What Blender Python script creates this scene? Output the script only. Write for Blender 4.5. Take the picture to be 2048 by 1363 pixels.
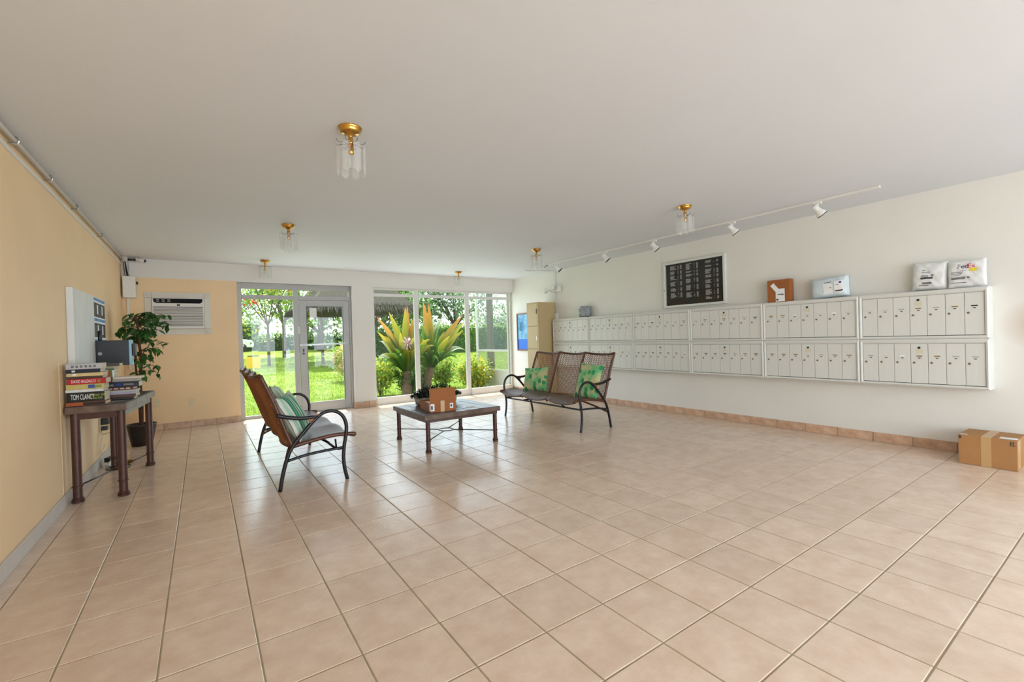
import bpy, bmesh, math, random
import numpy as np
from mathutils import Vector, Matrix
R = math.radians
rnd = random.Random(7)
for o in list(bpy.data.objects): bpy.data.objects.remove(o)
scn = bpy.context.scene
COL = scn.collection

# ------------------------------------------------------------------ camera
W, H, BEAM = 6.6456, 2.467, 2.2        # room width, ceiling height, underside of the beam
YB, YR = 8.0, -3.2                      # back wall, rear wall
cd = bpy.data.cameras.new('camera'); cam = bpy.data.objects.new('camera', cd); COL.objects.link(cam)
cd.sensor_width = 36; cd.lens = 901.66 / 2048 * 36; cd.clip_start = .05; cd.clip_end = 400
rv = Vector((0.8236345, -0.56632723, -0.02999444)); uv = Vector((0.02947608, -0.01006904, 0.99951477)); fv = Vector((0.56635445, 0.82411897, -0.0083999))
m3 = Matrix((rv, uv, -fv)).transposed()
cam.matrix_world = Matrix.Translation((0.90016, -0.262592, 1.192416)) @ m3.to_4x4()
scn.camera = cam

# ------------------------------------------------------------------ sky, sun, exposure
wd = bpy.data.worlds.new('world'); scn.world = wd; wd.use_nodes = True
nt = wd.node_tree; nt.nodes.clear()
sky = nt.nodes.new('ShaderNodeTexSky'); sky.sky_type = 'NISHITA'; sky.sun_disc = False
sky.sun_elevation = R(70); sky.sun_rotation = R(10); sky.air_density = 1.0; sky.dust_density = 2.5
mixw = nt.nodes.new('ShaderNodeMix'); mixw.data_type = 'RGBA'; mixw.inputs[0].default_value = .55
mixw.inputs[7].default_value = (6.6, 6.9, 7.2, 1)
bgn = nt.nodes.new('ShaderNodeBackground'); bgn.inputs[1].default_value = .30
won = nt.nodes.new('ShaderNodeOutputWorld')
nt.links.new(sky.outputs[0], mixw.inputs[6]); nt.links.new(mixw.outputs[2], bgn.inputs[0]); nt.links.new(bgn.outputs[0], won.inputs[0])
sd = bpy.data.lights.new('sun', 'SUN'); sd.energy = 4.8; sd.angle = R(.6); sd.color = (1, .96, .88)
sun = bpy.data.objects.new('sun', sd); COL.objects.link(sun)
SUND = Vector((.15, 1, 2.75)).normalized()          # towards the sun: high, beyond the garden
sun.rotation_euler = SUND.to_track_quat('Z', 'Y').to_euler(); sun.location = (4, 14, 20)
def area(name, loc, rot, sx, sy, e, col):
    l = bpy.data.lights.new(name, 'AREA'); l.shape = 'RECTANGLE'; l.size = sx; l.size_y = sy; l.energy = e; l.color = col
    o = bpy.data.objects.new(name, l); COL.objects.link(o); o.location = loc; o.rotation_euler = rot; return o
# daylight entering by the open entrance behind the camera
area('daylight_entrance', (W/2, YR-.5, 1.5), (R(90), 0, 0), 7.5, 3.0, 365, (.77, .89, 1))
# sky light carried in by the garden glazing: one lamp per glazed opening
area('daylight_window', (5.07, 8.06, 1.14), (R(-90), 0, 0), 3.0, 1.98, 18, (.72, .86, 1))
area('daylight_door', (2.26, 8.06, 1.06), (R(-90), 0, 0), 1.62, 2.0, 9.5, (.72, .86, 1))
vs = scn.view_settings; vs.view_transform = 'Standard'; vs.look = 'None'; vs.gamma = 1; vs.exposure = 0.62; vs.use_curve_mapping = False

# ------------------------------------------------------------------ helpers
class MB:
    def __init__(s): s.v = []; s.f = []; s.m = []
    def add(s, vs, fs, mi=0):
        b = len(s.v); s.v += [tuple(p) for p in vs]; s.f += [tuple(i+b for i in f) for f in fs]; s.m += [mi]*len(fs); return s
    def box(s, x0, x1, y0, y1, z0, z1, mi=0, M=None):
        vs = [Vector((x, y, z)) for z in (z0, z1) for y in (y0, y1) for x in (x0, x1)]
        if M is not None: vs = [M @ v for v in vs]
        return s.add(vs, [(0,2,3,1),(4,5,7,6),(0,1,5,4),(2,6,7,3),(0,4,6,2),(1,3,7,5)], mi)
    def tube(s, pts, r, n=8, closed=False, mi=0, sx=1.0):
        pts = [Vector(p) for p in pts]; k = len(pts); rs = r if isinstance(r, (list, tuple)) else [r]*k
        vs = []; ref = None
        for i, p in enumerate(pts):
            if closed: d = pts[(i+1) % k]-pts[i-1]
            else: d = pts[min(i+1, k-1)]-pts[max(i-1, 0)]
            d.normalize()
            if ref is None:
                ref = Vector((0,0,1)) if abs(d.z) < .9 else Vector((1,0,0))
            a = d.cross(ref).normalized(); b = a.cross(d).normalized(); ref = b
            for j in range(n):
                t = 2*math.pi*j/n; vs.append(p+a*(math.cos(t)*rs[i]*sx)+b*(math.sin(t)*rs[i]))
        fs = []
        for i in range(k if closed else k-1):
            for j in range(n):
                q = (i+1) % k
                fs.append((i*n+j, i*n+(j+1) % n, q*n+(j+1) % n, q*n+j))
        if not closed: fs += [tuple(range(n))[::-1], tuple((k-1)*n+j for j in range(n))]
        return s.add(vs, fs, mi)
    def lathe(s, prof, n=20, c=(0,0,0), mi=0, M=None):
        vs = []
        for r, z in prof:
            for j in range(n):
                t = 2*math.pi*j/n; p = Vector((r*math.cos(t), r*math.sin(t), z))
                vs.append((M @ p if M is not None else p)+Vector(c))
        fs = [(i*n+j, i*n+(j+1) % n, (i+1)*n+(j+1) % n, (i+1)*n+j) for i in range(len(prof)-1) for j in range(n)]
        if prof[0][0] > 1e-5: fs.append(tuple(range(n))[::-1])
        if prof[-1][0] > 1e-5: fs.append(tuple((len(prof)-1)*n+j for j in range(n)))
        return s.add(vs, fs, mi)
    def grid(s, fn, nu, nv, mi=0, wrap=False):
        vs = [fn(i/nu, j/nv) for i in range(nu+1) for j in range(nv+1)]
        fs = [(i*(nv+1)+j, (i+1)*(nv+1)+j, (i+1)*(nv+1)+j+1, i*(nv+1)+j+1) for i in range(nu) for j in range(nv)]
        return s.add(vs, fs, mi)
    def leaf(s, p, d, up, L, w, mi=0, fold=.15):
        d = Vector(d).normalized(); a = d.cross(Vector(up))
        if a.length < 1e-4: a = d.cross(Vector((1,0,0)))
        a.normalize(); n = a.cross(d); p = Vector(p)
        return s.add([p, p+d*L*.4+a*w/2+n*w*fold, p+d*L-n*L*.12, p+d*L*.4-a*w/2+n*w*fold, p+d*L*.45], [(0,1,4),(1,2,4),(2,3,4),(3,0,4)], mi)
def mesh(name, mb, mats, smooth=False):
    me = bpy.data.meshes.new(name); me.from_pydata(mb.v, [], mb.f)
    if not isinstance(mats, (list, tuple)): mats = [mats]
    for m in mats: me.materials.append(m)
    if len(mats) > 1: me.polygons.foreach_set('material_index', mb.m)
    if smooth: me.polygons.foreach_set('use_smooth', [True]*len(me.polygons))
    me.update(); return me
def obj(name, mb, mats, parent=None, loc=None, smooth=False, bevel=0, rot=None, label=None, sub=0):
    me = mb if isinstance(mb, bpy.types.Mesh) else mesh(name, mb, mats, smooth)
    o = bpy.data.objects.new(name, me); COL.objects.link(o)
    if parent: o.parent = parent
    if loc is not None: o.location = loc
    if rot is not None: o.rotation_euler = rot
    if bevel:
        b = o.modifiers.new('bevel', 'BEVEL'); b.width = bevel; b.segments = 2; b.limit_method = 'ANGLE'
    if sub:
        b = o.modifiers.new('sub', 'SUBSURF'); b.levels = sub; b.render_levels = sub
    if label: o['label'] = label
    return o
def tag(o, label, cat, group=None, kind=None):
    o['label'] = label; o['category'] = cat
    if group: o['group'] = group
    if kind: o['kind'] = kind
    return o
def thing(name, label, cat, loc=(0,0,0), rz=0, group=None, kind=None):
    o = bpy.data.objects.new(name, None); COL.objects.link(o); o.empty_display_size = .1
    o.location = loc; o.rotation_euler = (0,0,rz); return tag(o, label, cat, group, kind)
def struct(name, mb, mats, label, cat, **k): return tag(obj(name, mb, mats, **k), label, cat, kind='structure')
def copy_tree(o, parent=None):
    c = o.copy(); COL.objects.link(c); c.parent = parent
    for ch in o.children: copy_tree(ch, c)
    return c
def B(*a, **k): return MB().box(*a, **k)
def cyl(x, y, z0, z1, r, n=16): return MB().lathe([(r, z0), (r, z1)], n, (x, y, 0))
def smoothpath(pts, n=6):
    P = [Vector(p) for p in pts]; out = []
    for i in range(len(P)-1):
        a, b, c, d = P[max(i-1,0)], P[i], P[i+1], P[min(i+2, len(P)-1)]
        for k in range(n):
            t = k/n
            out.append(.5*((2*b)+(c-a)*t+(2*a-5*b+4*c-d)*t*t+(3*b-a-3*c+d)*t**3))
    out.append(P[-1]); return out
def text_mesh(txt, size, mat, depth=.0006):
    cu = bpy.data.curves.new('lettering', 'FONT'); cu.body = txt; cu.size = size; cu.extrude = depth; cu.align_x = 'CENTER'; cu.align_y = 'CENTER'
    t = bpy.data.objects.new('lettering', cu); me = bpy.data.meshes.new_from_object(t); bpy.data.objects.remove(t)
    me.materials.clear(); me.materials.append(mat); return me

# ------------------------------------------------------------------ materials
def srgb(r, g, b):
    f = lambda c: ((c/255+.055)/1.055)**2.4 if c > 10 else c/255/12.92
    return (f(r), f(g), f(b), 1)
def mat(name, col, rough=.5, metal=0, spec=.5, noise=0, nscale=8, bump=0, bscale=60, col2=None, rndv=0, coat=0, trans=0, stretch=None):
    m = bpy.data.materials.new(name); m.use_nodes = True; n = m.node_tree; p = n.nodes['Principled BSDF']
    c = srgb(*col) if max(col) > 1 else (*col, 1)
    p.inputs['Base Color'].default_value = c; p.inputs['Roughness'].default_value = rough; p.inputs['Metallic'].default_value = metal
    p.inputs['Specular IOR Level'].default_value = spec
    if coat: p.inputs['Coat Weight'].default_value = coat; p.inputs['Coat Roughness'].default_value = .12
    tc = n.nodes.new('ShaderNodeTexCoord'); vec = tc.outputs['Object']
    if stretch:
        mp = n.nodes.new('ShaderNodeMapping'); mp.inputs['Scale'].default_value = stretch; n.links.new(vec, mp.inputs[0]); vec = mp.outputs[0]
    src = None
    if noise or col2:
        nz = n.nodes.new('ShaderNodeTexNoise'); nz.inputs['Scale'].default_value = nscale; nz.inputs['Detail'].default_value = 6; n.links.new(vec, nz.inputs['Vector'])
        rp = n.nodes.new('ShaderNodeValToRGB'); rp.color_ramp.elements[0].position = .32; rp.color_ramp.elements[1].position = .68
        c2 = srgb(*col2) if col2 else tuple(x*(1-noise) for x in c[:3])+(1,)
        rp.color_ramp.elements[0].color = c2; rp.color_ramp.elements[1].color = c
        n.links.new(nz.outputs[0], rp.inputs[0]); src = rp.outputs[0]
    if rndv:
        oi = n.nodes.new('ShaderNodeObjectInfo'); hs = n.nodes.new('ShaderNodeHueSaturation')
        mr = n.nodes.new('ShaderNodeMapRange'); mr.inputs[3].default_value = 1-rndv; mr.inputs[4].default_value = 1+rndv
        n.links.new(oi.outputs['Random'], mr.inputs[0]); n.links.new(mr.outputs[0], hs.inputs['Value'])
        if src: n.links.new(src, hs.inputs['Color'])
        else: hs.inputs['Color'].default_value = c
        src = hs.outputs[0]
    if src: n.links.new(src, p.inputs['Base Color'])
    if bump:
        bz = n.nodes.new('ShaderNodeTexNoise'); bz.inputs['Scale'].default_value = bscale; bz.inputs['Detail'].default_value = 4; n.links.new(vec, bz.inputs['Vector'])
        bn = n.nodes.new('ShaderNodeBump'); bn.inputs['Strength'].default_value = bump; bn.inputs['Distance'].default_value = .01
        n.links.new(bz.outputs[0], bn.inputs['Height']); n.links.new(bn.outputs[0], p.inputs['Normal'])
    if trans:
        tr = n.nodes.new('ShaderNodeBsdfTranslucent'); mx = n.nodes.new('ShaderNodeMixShader'); mx.inputs[0].default_value = trans
        if src: n.links.new(src, tr.inputs[0])
        else: tr.inputs[0].default_value = c
        n.links.new(p.outputs[0], mx.inputs[1]); n.links.new(tr.outputs[0], mx.inputs[2]); n.links.new(mx.outputs[0], n.nodes['Material Output'].inputs[0])
    return m
def glass_mat(name, tint, rmin=.0, ior=1.5, op=None):
    m = bpy.data.materials.new(name); m.use_nodes = True; n = m.node_tree; n.nodes.remove(n.nodes['Principled BSDF'])
    t = n.nodes.new('ShaderNodeBsdfTransparent'); t.inputs[0].default_value = (*tint, 1)
    g = n.nodes.new('ShaderNodeBsdfGlossy'); g.inputs['Roughness'].default_value = rmin
    fr = n.nodes.new('ShaderNodeFresnel'); fr.inputs[0].default_value = ior
    ge = n.nodes.new('ShaderNodeNewGeometry'); sb = n.nodes.new('ShaderNodeMath'); sb.operation = 'SUBTRACT'; sb.inputs[0].default_value = 1; n.links.new(ge.outputs['Backfacing'], sb.inputs[1])
    ml = n.nodes.new('ShaderNodeMath'); ml.operation = 'MULTIPLY'; n.links.new(fr.outputs[0], ml.inputs[0]); n.links.new(sb.outputs[0], ml.inputs[1])
    mx = n.nodes.new('ShaderNodeMixShader'); n.links.new(ml.outputs[0], mx.inputs[0]); n.links.new(t.outputs[0], mx.inputs[1]); n.links.new(g.outputs[0], mx.inputs[2])
    n.links.new(mx.outputs[0], n.nodes['Material Output'].inputs[0]); return m

def tile_material():
    m = bpy.data.materials.new('floor_tile'); m.use_nodes = True; n = m.node_tree; p = n.nodes['Principled BSDF']; L = n.links.new
    tc = n.nodes.new('ShaderNodeTexCoord'); oi = n.nodes.new('ShaderNodeObjectInfo')
    ge = n.nodes.new('ShaderNodeNewGeometry')
    nz = n.nodes.new('ShaderNodeTexNoise'); nz.inputs['Scale'].default_value = 7; nz.inputs['Detail'].default_value = 8; nz.inputs['Roughness'].default_value = .65
    L(ge.outputs['Position'], nz.inputs['Vector'])
    rp = n.nodes.new('ShaderNodeValToRGB'); e = rp.color_ramp.elements
    e[0].position = .3; e[0].color = srgb(214, 186, 164); e[1].position = .7; e[1].color = srgb(232, 210, 190)
    L(nz.outputs[0], rp.inputs[0])
    hs = n.nodes.new('ShaderNodeHueSaturation'); mr = n.nodes.new('ShaderNodeMapRange'); mr.inputs[3].default_value = .95; mr.inputs[4].default_value = 1.05
    L(oi.outputs['Random'], mr.inputs[0]); L(mr.outputs[0], hs.inputs['Value']); L(rp.outputs[0], hs.inputs['Color']); L(hs.outputs[0], p.inputs['Base Color'])
    p.inputs['Roughness'].default_value = .19; p.inputs['Specular IOR Level'].default_value = .5
    b1 = n.nodes.new('ShaderNodeTexNoise'); b1.inputs['Scale'].default_value = 45; b1.inputs['Detail'].default_value = 5
    L(ge.outputs['Position'], b1.inputs['Vector'])
    bn = n.nodes.new('ShaderNodeBump'); bn.inputs['Strength'].default_value = .22; bn.inputs['Distance'].default_value = .004
    L(b1.outputs[0], bn.inputs['Height']); L(bn.outputs[0], p.inputs['Normal'])
    return m

M = {}
M['tile'] = tile_material()
M['grout'] = mat('grout', (172, 156, 126), .8, noise=.25, nscale=5)
M['base_tile'] = mat('baseboard_tile', (218, 184, 156), .35, col2=(190, 150, 120), nscale=14, rndv=.07)
M['peach'] = mat('peach_paint', (247, 215, 170), .62, noise=.05, nscale=2, bump=.04, bscale=90)
M['white_wall'] = mat('white_paint', (230, 230, 228), .6, noise=.03, nscale=2.5, bump=.12, bscale=70)
M['white_beam'] = mat('beam_paint', (230, 226, 219), .6, bump=.03, bscale=80)
M['ceil'] = mat('ceiling_paint', (226, 228, 231), .75, noise=.025, nscale=.8, bump=.05, bscale=120)
M['grey_trim'] = mat('grey_trim', (212, 204, 195), .5, noise=.06, nscale=6)
M['alu'] = mat('aluminium', (174, 172, 170), .45, metal=.15, noise=.05, nscale=5)
M['alu_white'] = mat('white_aluminium', (226, 225, 222), .4, noise=.03)
M['glass'] = glass_mat('window_glass', (.95, .98, .96))
M['clear'] = glass_mat('crystal', (.97, .97, .96), .05, 1.5)
_n = M['clear'].node_tree; _mx = _n.nodes.new('ShaderNodeMixShader'); _mx.inputs[0].default_value = .16; _tr = _n.nodes.new('ShaderNodeBsdfDiffuse'); _tr.inputs[0].default_value = (.9, .9, .88, 1)
_o = _n.nodes['Material Output'].inputs[0]; _src = _o.links[0].from_socket; _n.links.new(_src, _mx.inputs[1]); _n.links.new(_tr.outputs[0], _mx.inputs[2]); _n.links.new(_mx.outputs[0], _o)
M['board_glass'] = glass_mat('board_glass', (.97, .97, .97))
M['brass'] = mat('brass', (210, 162, 84), .16, metal=1)
M['wire'] = mat('dark_wire', (70, 66, 60), .4, metal=.6)
M['iron'] = mat('black_iron', (30, 29, 32), .32, metal=.2)
M['rust'] = mat('brown_iron', (84, 50, 40), .42, metal=.1, noise=.25, nscale=20)
M['chrome'] = mat('chrome', (205, 207, 210), .2, metal=1)
M['black'] = mat('black_plastic', (28, 28, 32), .35)
M['white_pl'] = mat('white_plastic', (232, 230, 224), .4)
M['cream_pl'] = mat('cream_plastic', (226, 212, 178), .45)
M['paper'] = mat('paper', (238, 238, 236), .7)
M['ink'] = mat('ink', (60, 58, 60), .7)
M['card'] = mat('cardboard', (178, 128, 78), .75, noise=.1, nscale=6)
M['card_d'] = mat('brown_cardboard', (160, 96, 46), .75, noise=.1, nscale=6)
M['tape'] = mat('packing_tape', (196, 158, 108), .3)
M['locker'] = mat('beige_metal', (196, 172, 126), .45, noise=.04, nscale=4)

def plain(name, mb, m, label, cat, **k): return tag(obj(name, mb, m, **k), label, cat)
def empty_mats(): pass
# ================================================================== STRUCTURE
T = .32; GX, GY = .0903, .2107
# ---- floor: grout bed + single tiles
fl = struct('floor', B(-.15, W+.15, YR-.15, 8.2, -.2, -.0022), M['grout'], 'floor of square pinkish beige ceramic tiles with tan grout', 'floor')
g = .003
def tile_geo(w, d):
    b = .0025
    return MB().add([(0,0,-.012),(w,0,-.012),(w,d,-.012),(0,d,-.012),(0,0,-.0015),(w,0,-.0015),(w,d,-.0015),(0,d,-.0015),(b,b,0),(w-b,b,0),(w-b,d-b,0),(b,d-b,0)],
        [(8,9,10,11),(4,5,9,8),(5,6,10,9),(6,7,11,10),(7,4,8,11),(0,1,5,4),(1,2,6,5),(2,3,7,6),(3,0,4,7)])
xs = [0]+[GX+T*i for i in range(21)]+[W]; ys = [YR]+[y for y in [GY+T*j for j in range(-12, 26)] if YR+.02 < y < 8.18]+[8.19]
camp = cam.location; cells = []
for i in range(len(xs)-1):
    for j in range(len(ys)-1):
        x0, x1, y0, y1 = xs[i], xs[i+1], ys[j], ys[j+1]
        d = Vector(((x0+x1)/2, (y0+y1)/2, 0))-camp; z = d.dot(fv)
        vis = z > .4 and abs(d.dot(rv)/z) < 1024/901+.12 and d.dot(uv)/z > -682/901-.12
        cells.append(((x1-x0)*(y1-y0)/max(z, .1)**3 if vis else 0, x0, x1, y0, y1))
cells.sort(reverse=True)
tm = mesh('tile', tile_geo(T-2*g, T-2*g), M['tile']); rest = MB()
for k, (a, x0, x1, y0, y1) in enumerate(cells):
    full = abs(x1-x0-T) < 1e-4 and abs(y1-y0-T) < 1e-4
    if k < 300 and a > 0:
        o = obj('tile', tm if full else mesh('tile', tile_geo(x1-x0-2*g, y1-y0-2*g), M['tile']), None, fl, (x0+g, y0+g, rnd.uniform(-.0003, .0003)))
    else:
        t = tile_geo(x1-x0-2*g, y1-y0-2*g); rest.add([(v[0]+x0+g, v[1]+y0+g, v[2]) for v in t.v], t.f)
tf = obj('tile_field', rest, M['tile'], fl); tf['kind'] = 'stuff'

# ---- walls, ceiling, beam
def tan_patch_wall():  # wall paint with a soft-edged tan ellipse mixed into the colour
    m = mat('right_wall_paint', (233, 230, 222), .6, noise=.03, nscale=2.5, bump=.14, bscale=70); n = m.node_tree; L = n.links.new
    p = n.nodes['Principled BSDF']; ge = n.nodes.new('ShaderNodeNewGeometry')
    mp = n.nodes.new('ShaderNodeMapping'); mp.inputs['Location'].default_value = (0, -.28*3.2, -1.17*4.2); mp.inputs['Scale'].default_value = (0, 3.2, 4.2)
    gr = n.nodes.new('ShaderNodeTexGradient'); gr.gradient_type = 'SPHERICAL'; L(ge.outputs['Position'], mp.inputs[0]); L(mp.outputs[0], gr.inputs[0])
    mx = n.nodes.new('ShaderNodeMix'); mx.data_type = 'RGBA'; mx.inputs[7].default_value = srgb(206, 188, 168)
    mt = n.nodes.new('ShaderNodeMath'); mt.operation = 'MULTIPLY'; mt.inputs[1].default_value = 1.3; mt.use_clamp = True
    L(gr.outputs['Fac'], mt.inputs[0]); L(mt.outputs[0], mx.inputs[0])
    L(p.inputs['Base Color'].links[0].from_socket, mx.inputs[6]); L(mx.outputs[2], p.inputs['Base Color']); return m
struct('wall_left', B(-.15, 0, YR, 8.2, -.2, H+.2), M['peach'], 'long peach painted wall behind the console table', 'wall')
struct('wall_right', B(W, W+.15, YR, 8.2, -.2, H+.2), tan_patch_wall(), 'long white wall carrying the mailboxes', 'wall')
struct('ceiling', B(-.15, W+.15, YR-.15, 8.57, H, H+.2), M['ceil'], 'flat white ceiling with brass fixtures', 'ceiling')
wb = thing('wall_back', 'garden end wall with peach panel, white beam and pillar', 'wall', kind='structure')
obj('peach_panel', B(0, 1.372, 8.0, 8.2, -.02, BEAM), M['peach'], wb, label='peach painted panel')
obj('beam', B(0, W, 8.0, 8.2, BEAM, H), M['white_beam'], wb, label='white painted beam')
obj('pillar', B(3.135, 3.51, 8.0, 8.2, -.02, BEAM), M['white_beam'], wb, label='white painted pillar')
obj('bead', B(1.372, 3.135, 7.993, 8.0, BEAM-.012, BEAM+.004), M['white_beam'], wb)
obj('bead', B(3.51, W, 7.993, 8.0, BEAM-.012, BEAM+.004), M['white_beam'], wb)
# rear wall of the lobby behind the camera: piers and head of an open entrance
wr = thing('wall_rear', 'entrance end wall behind the camera with piers', 'wall', kind='structure')
obj('head', B(0, W, YR-.15, YR, 2.25, H), M['white_beam'], wr)
for x in (0, 1.05, 2.15, 3.25, 4.35, 5.45, W-.3): obj('pier', B(x, x+.3, YR-.15, YR, -.02, 2.25), M['white_beam'], wr)
for x in (.3, 1.35, 2.45, 3.55, 4.65, 5.75): obj('mid_rail', B(x, x+.75 if x < 5.7 else W-.3, YR-.12, YR-.03, .8, .92), M['white_beam'], wr)

# ---- baseboards
bt = lambda L: B(0, .012, .003, L-.003, 0, .094)
br = struct('baseboard_right', B(W-.006, W, YR, 8.1, 0, .09), M['grout'], 'tan tile baseboard along the mailbox wall', 'baseboard')
bm_full = mesh('tile', bt(T), M['base_tile'])
for j in range(-6, 24):
    y0 = GY+T*j+.0; obj('tile', bm_full, None, br, (W-.012, y0, .001), bevel=.0015)
bb = struct('baseboard_back', B(.0, 1.372, 7.994, 8.0, 0, .09), M['grout'], 'tan tile baseboard under the air conditioner', 'baseboard')
for i in range(-1, 5):
    x0 = max(0.01, GX+T*i); x1 = min(1.372, GX+T*(i+1))
    if x1-x0 > .03: obj('tile', B(x0+.003, x1-.003, 7.987, 7.9995, .001, .092), M['base_tile'], bb, bevel=.0015)
bp = struct('baseboard_pillar', B(3.132, 3.51, 7.994, 8.0, 0, .105), M['grout'], 'tan tile skirting around the foot of the white pillar', 'baseboard')
obj('tile', B(3.124, 3.375, 7.986, 7.9995, .001, .108), M['base_tile'], bp, bevel=.0015)
obj('tile', B(3.381, 3.512, 7.986, 7.9995, .001, .108), M['base_tile'], bp, bevel=.0015)
obj('tile', B(3.122, 3.134, 8.0, 8.09, .001, .108), M['base_tile'], bp, bevel=.0015)
struct('baseboard_left', B(0, .014, YR, 7.985, 0, .095), M['grey_trim'], 'pale grey painted baseboard along the peach wall', 'baseboard', bevel=.003)

# ---- glazed door and side light (frames at y = 8.1)
FY0, FY1 = 8.095, 8.15
d1 = thing('door_1', 'grey aluminium glass door with side light and transom', 'door', (0,0,0), kind='structure')
fr = MB()
for a in [(1.375,1.437,.0,2.198),(2.185,2.262,.0,2.198),(3.10,3.135,.0,2.198)]: fr.box(a[0], a[1], FY0, FY1, a[2], a[3])
for a in [(1.437,2.185),(2.262,3.10)]:
    fr.box(a[0], a[1], FY0, FY1, 2.10, 2.198); fr.box(a[0], a[1], FY0, FY1, 1.935, 2.0)
fr.box(1.437, 2.185, FY0, FY1, 0, .05)
obj('frame', fr, M['alu'], d1, bevel=.003)
obj('threshold', B(2.262, 3.10, 8.09, 8.17, 0, .012), M['alu'], d1)
for a in [(1.43,2.19,.045,1.94),(1.43,2.19,1.995,2.105),(2.256,3.106,1.995,2.105)]: obj('pane', B(a[0], a[1], 8.12, 8.126, a[2], a[3]), M['glass'], d1)
lf = MB(); DX0, DX1 = 2.272, 3.092
lf.box(DX0, DX0+.118, 8.1, 8.145, .015, 1.928); lf.box(DX1-.105, DX1, 8.1, 8.145, .015, 1.928); lf.box(DX0+.118, DX1-.105, 8.1, 8.145, .015, .175); lf.box(DX0+.118, DX1-.105, 8.1, 8.145, 1.825, 1.928)
leaf_o = obj('door_leaf', lf, M['alu'], d1, bevel=.003)
obj('pane', B(DX0+.115, DX1-.102, 8.12, 8.126, .172, 1.828), M['glass'], leaf_o)
gk = MB()
for a in [(DX0+.116,DX0+.121,.173,1.827),(DX1-.108,DX1-.1,.173,1.827)]: gk.box(a[0],a[1],8.096,8.12,a[2],a[3])
gk.box(DX0+.118,DX1-.105,8.096,8.12,1.821,1.828)
obj('gasket', gk, M['black'], leaf_o)
obj('push_bar', MB().tube([(2.262,8.1,1.16),(2.275,8.05,1.165),(2.3,8.04,1.166),(3.05,8.04,1.172),(3.085,8.05,1.172),(3.09,8.1,1.172)], .012, 8), M['chrome'], leaf_o, smooth=True)
obj('lock', MB().lathe([(.018,0),(.018,.01)],12,M=Matrix.Rotation(R(90),3,'X'),c=(2.325,8.1,1.02)), M['wire'], leaf_o)
obj('pull', B(2.318,2.334,8.075,8.1,1.05,1.10), M['wire'], leaf_o, bevel=.003)
plain('notice_sheet', B(2.44, 2.555, 8.113, 8.1145, 1.635, 1.80), M['paper'], 'white paper notice taped to the glass door', 'paper')

# ---- big windows
w1 = thing('window_1', 'wide three-bay window in white aluminium onto the garden', 'window', kind='structure')
fr = MB(); WX = [(3.51,3.555),(4.345,4.435),(5.48,5.57),(6.61,W)]
for a in WX: fr.box(a[0], a[1], FY0, FY1, 0, BEAM)
for a, b in zip(WX[:-1], WX[1:]):
    fr.box(a[1], b[0], FY0, FY1, 2.155, BEAM); fr.box(a[1], b[0], FY0, FY1, 2.03, 2.085); fr.box(a[1], b[0], FY0-.02, FY1, 0, .135)
obj('frame', fr, M['alu_white'], w1, bevel=.003)
for a, b in zip(WX[:-1], WX[1:]):
    obj('pane', B(a[1]-.005, b[0]+.005, 8.12, 8.126, .13, 2.035), M['glass'], w1); obj('pane', B(a[1]-.005, b[0]+.005, 8.12, 8.126, 2.08, 2.16), M['glass'], w1)

# ---- conduit and raceways on the peach wall
cb = thing('ceiling_conduit', 'grey metal conduit with clips running along the top of the peach wall', 'conduit', (0.03, 3, 2.43))
obj('pipe', MB().tube([(0,-5.8,0),(0,4.86,0)], .013, 10), M['grey_trim'], cb, smooth=True)
for y in (4.27-3, 5.09-3, 6.27-3, 3.55-3): obj('clip', MB().tube([(-.02,y,.016),(.012,y,.02),(.018,y,0),(.012,y,-.018),(-.028,y,-.018)], .006, 6), M['chrome'], cb)
plain('wall_raceway', B(.0005, .012, YR+.1, 7.9, 2.362, 2.384), M['white_pl'], 'thin white cable raceway under the conduit on the peach wall', 'raceway')
# ================================================================== FURNITURE
def weave_mat(name, c1, c2, sc, rough):
    m = bpy.data.materials.new(name); m.use_nodes = True; n = m.node_tree; p = n.nodes['Principled BSDF']; L = n.links.new
    tc = n.nodes.new('ShaderNodeTexCoord'); outs = []
    for rz in (R(38), R(-38)):
        mp = n.nodes.new('ShaderNodeMapping'); mp.inputs['Rotation'].default_value = (0, 0, rz); L(tc.outputs['Object'], mp.inputs[0])
        w = n.nodes.new('ShaderNodeTexWave'); w.inputs['Scale'].default_value = sc; w.inputs['Distortion'].default_value = .4; L(mp.outputs[0], w.inputs[0]); outs.append(w.outputs['Fac'])
    mx = n.nodes.new('ShaderNodeMath'); mx.operation = 'MAXIMUM'; L(outs[0], mx.inputs[0]); L(outs[1], mx.inputs[1])
    rp = n.nodes.new('ShaderNodeValToRGB'); rp.color_ramp.elements[0].color = srgb(*c2); rp.color_ramp.elements[1].color = srgb(*c1); L(mx.outputs[0], rp.inputs[0]); L(rp.outputs[0], p.inputs['Base Color'])
    b = n.nodes.new('ShaderNodeBump'); b.inputs['Strength'].default_value = .7; b.inputs['Distance'].default_value = .006; L(mx.outputs[0], b.inputs['Height']); L(b.outputs[0], p.inputs['Normal'])
    p.inputs['Roughness'].default_value = rough; p.inputs['Specular IOR Level'].default_value = .6; return m
M['seat'] = weave_mat('woven_seat', (112, 78, 62), (46, 30, 24), 22, .34)
M['rattan'] = mat('rattan', (150, 88, 40), .42, noise=.3, nscale=30)
M['wood'] = mat('brown_wood', (96, 56, 34), .38, noise=.3, nscale=14)
SL = 1.64
prof = smoothpath([(.10,.345),(.058,.46),(.012,.60),(-.045,.77),(-.117,.945)], 5)
def pback(t):
    x = t*(len(prof)-1); i = min(int(x), len(prof)-2); return prof[i].lerp(prof[i+1], x-i)
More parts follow.
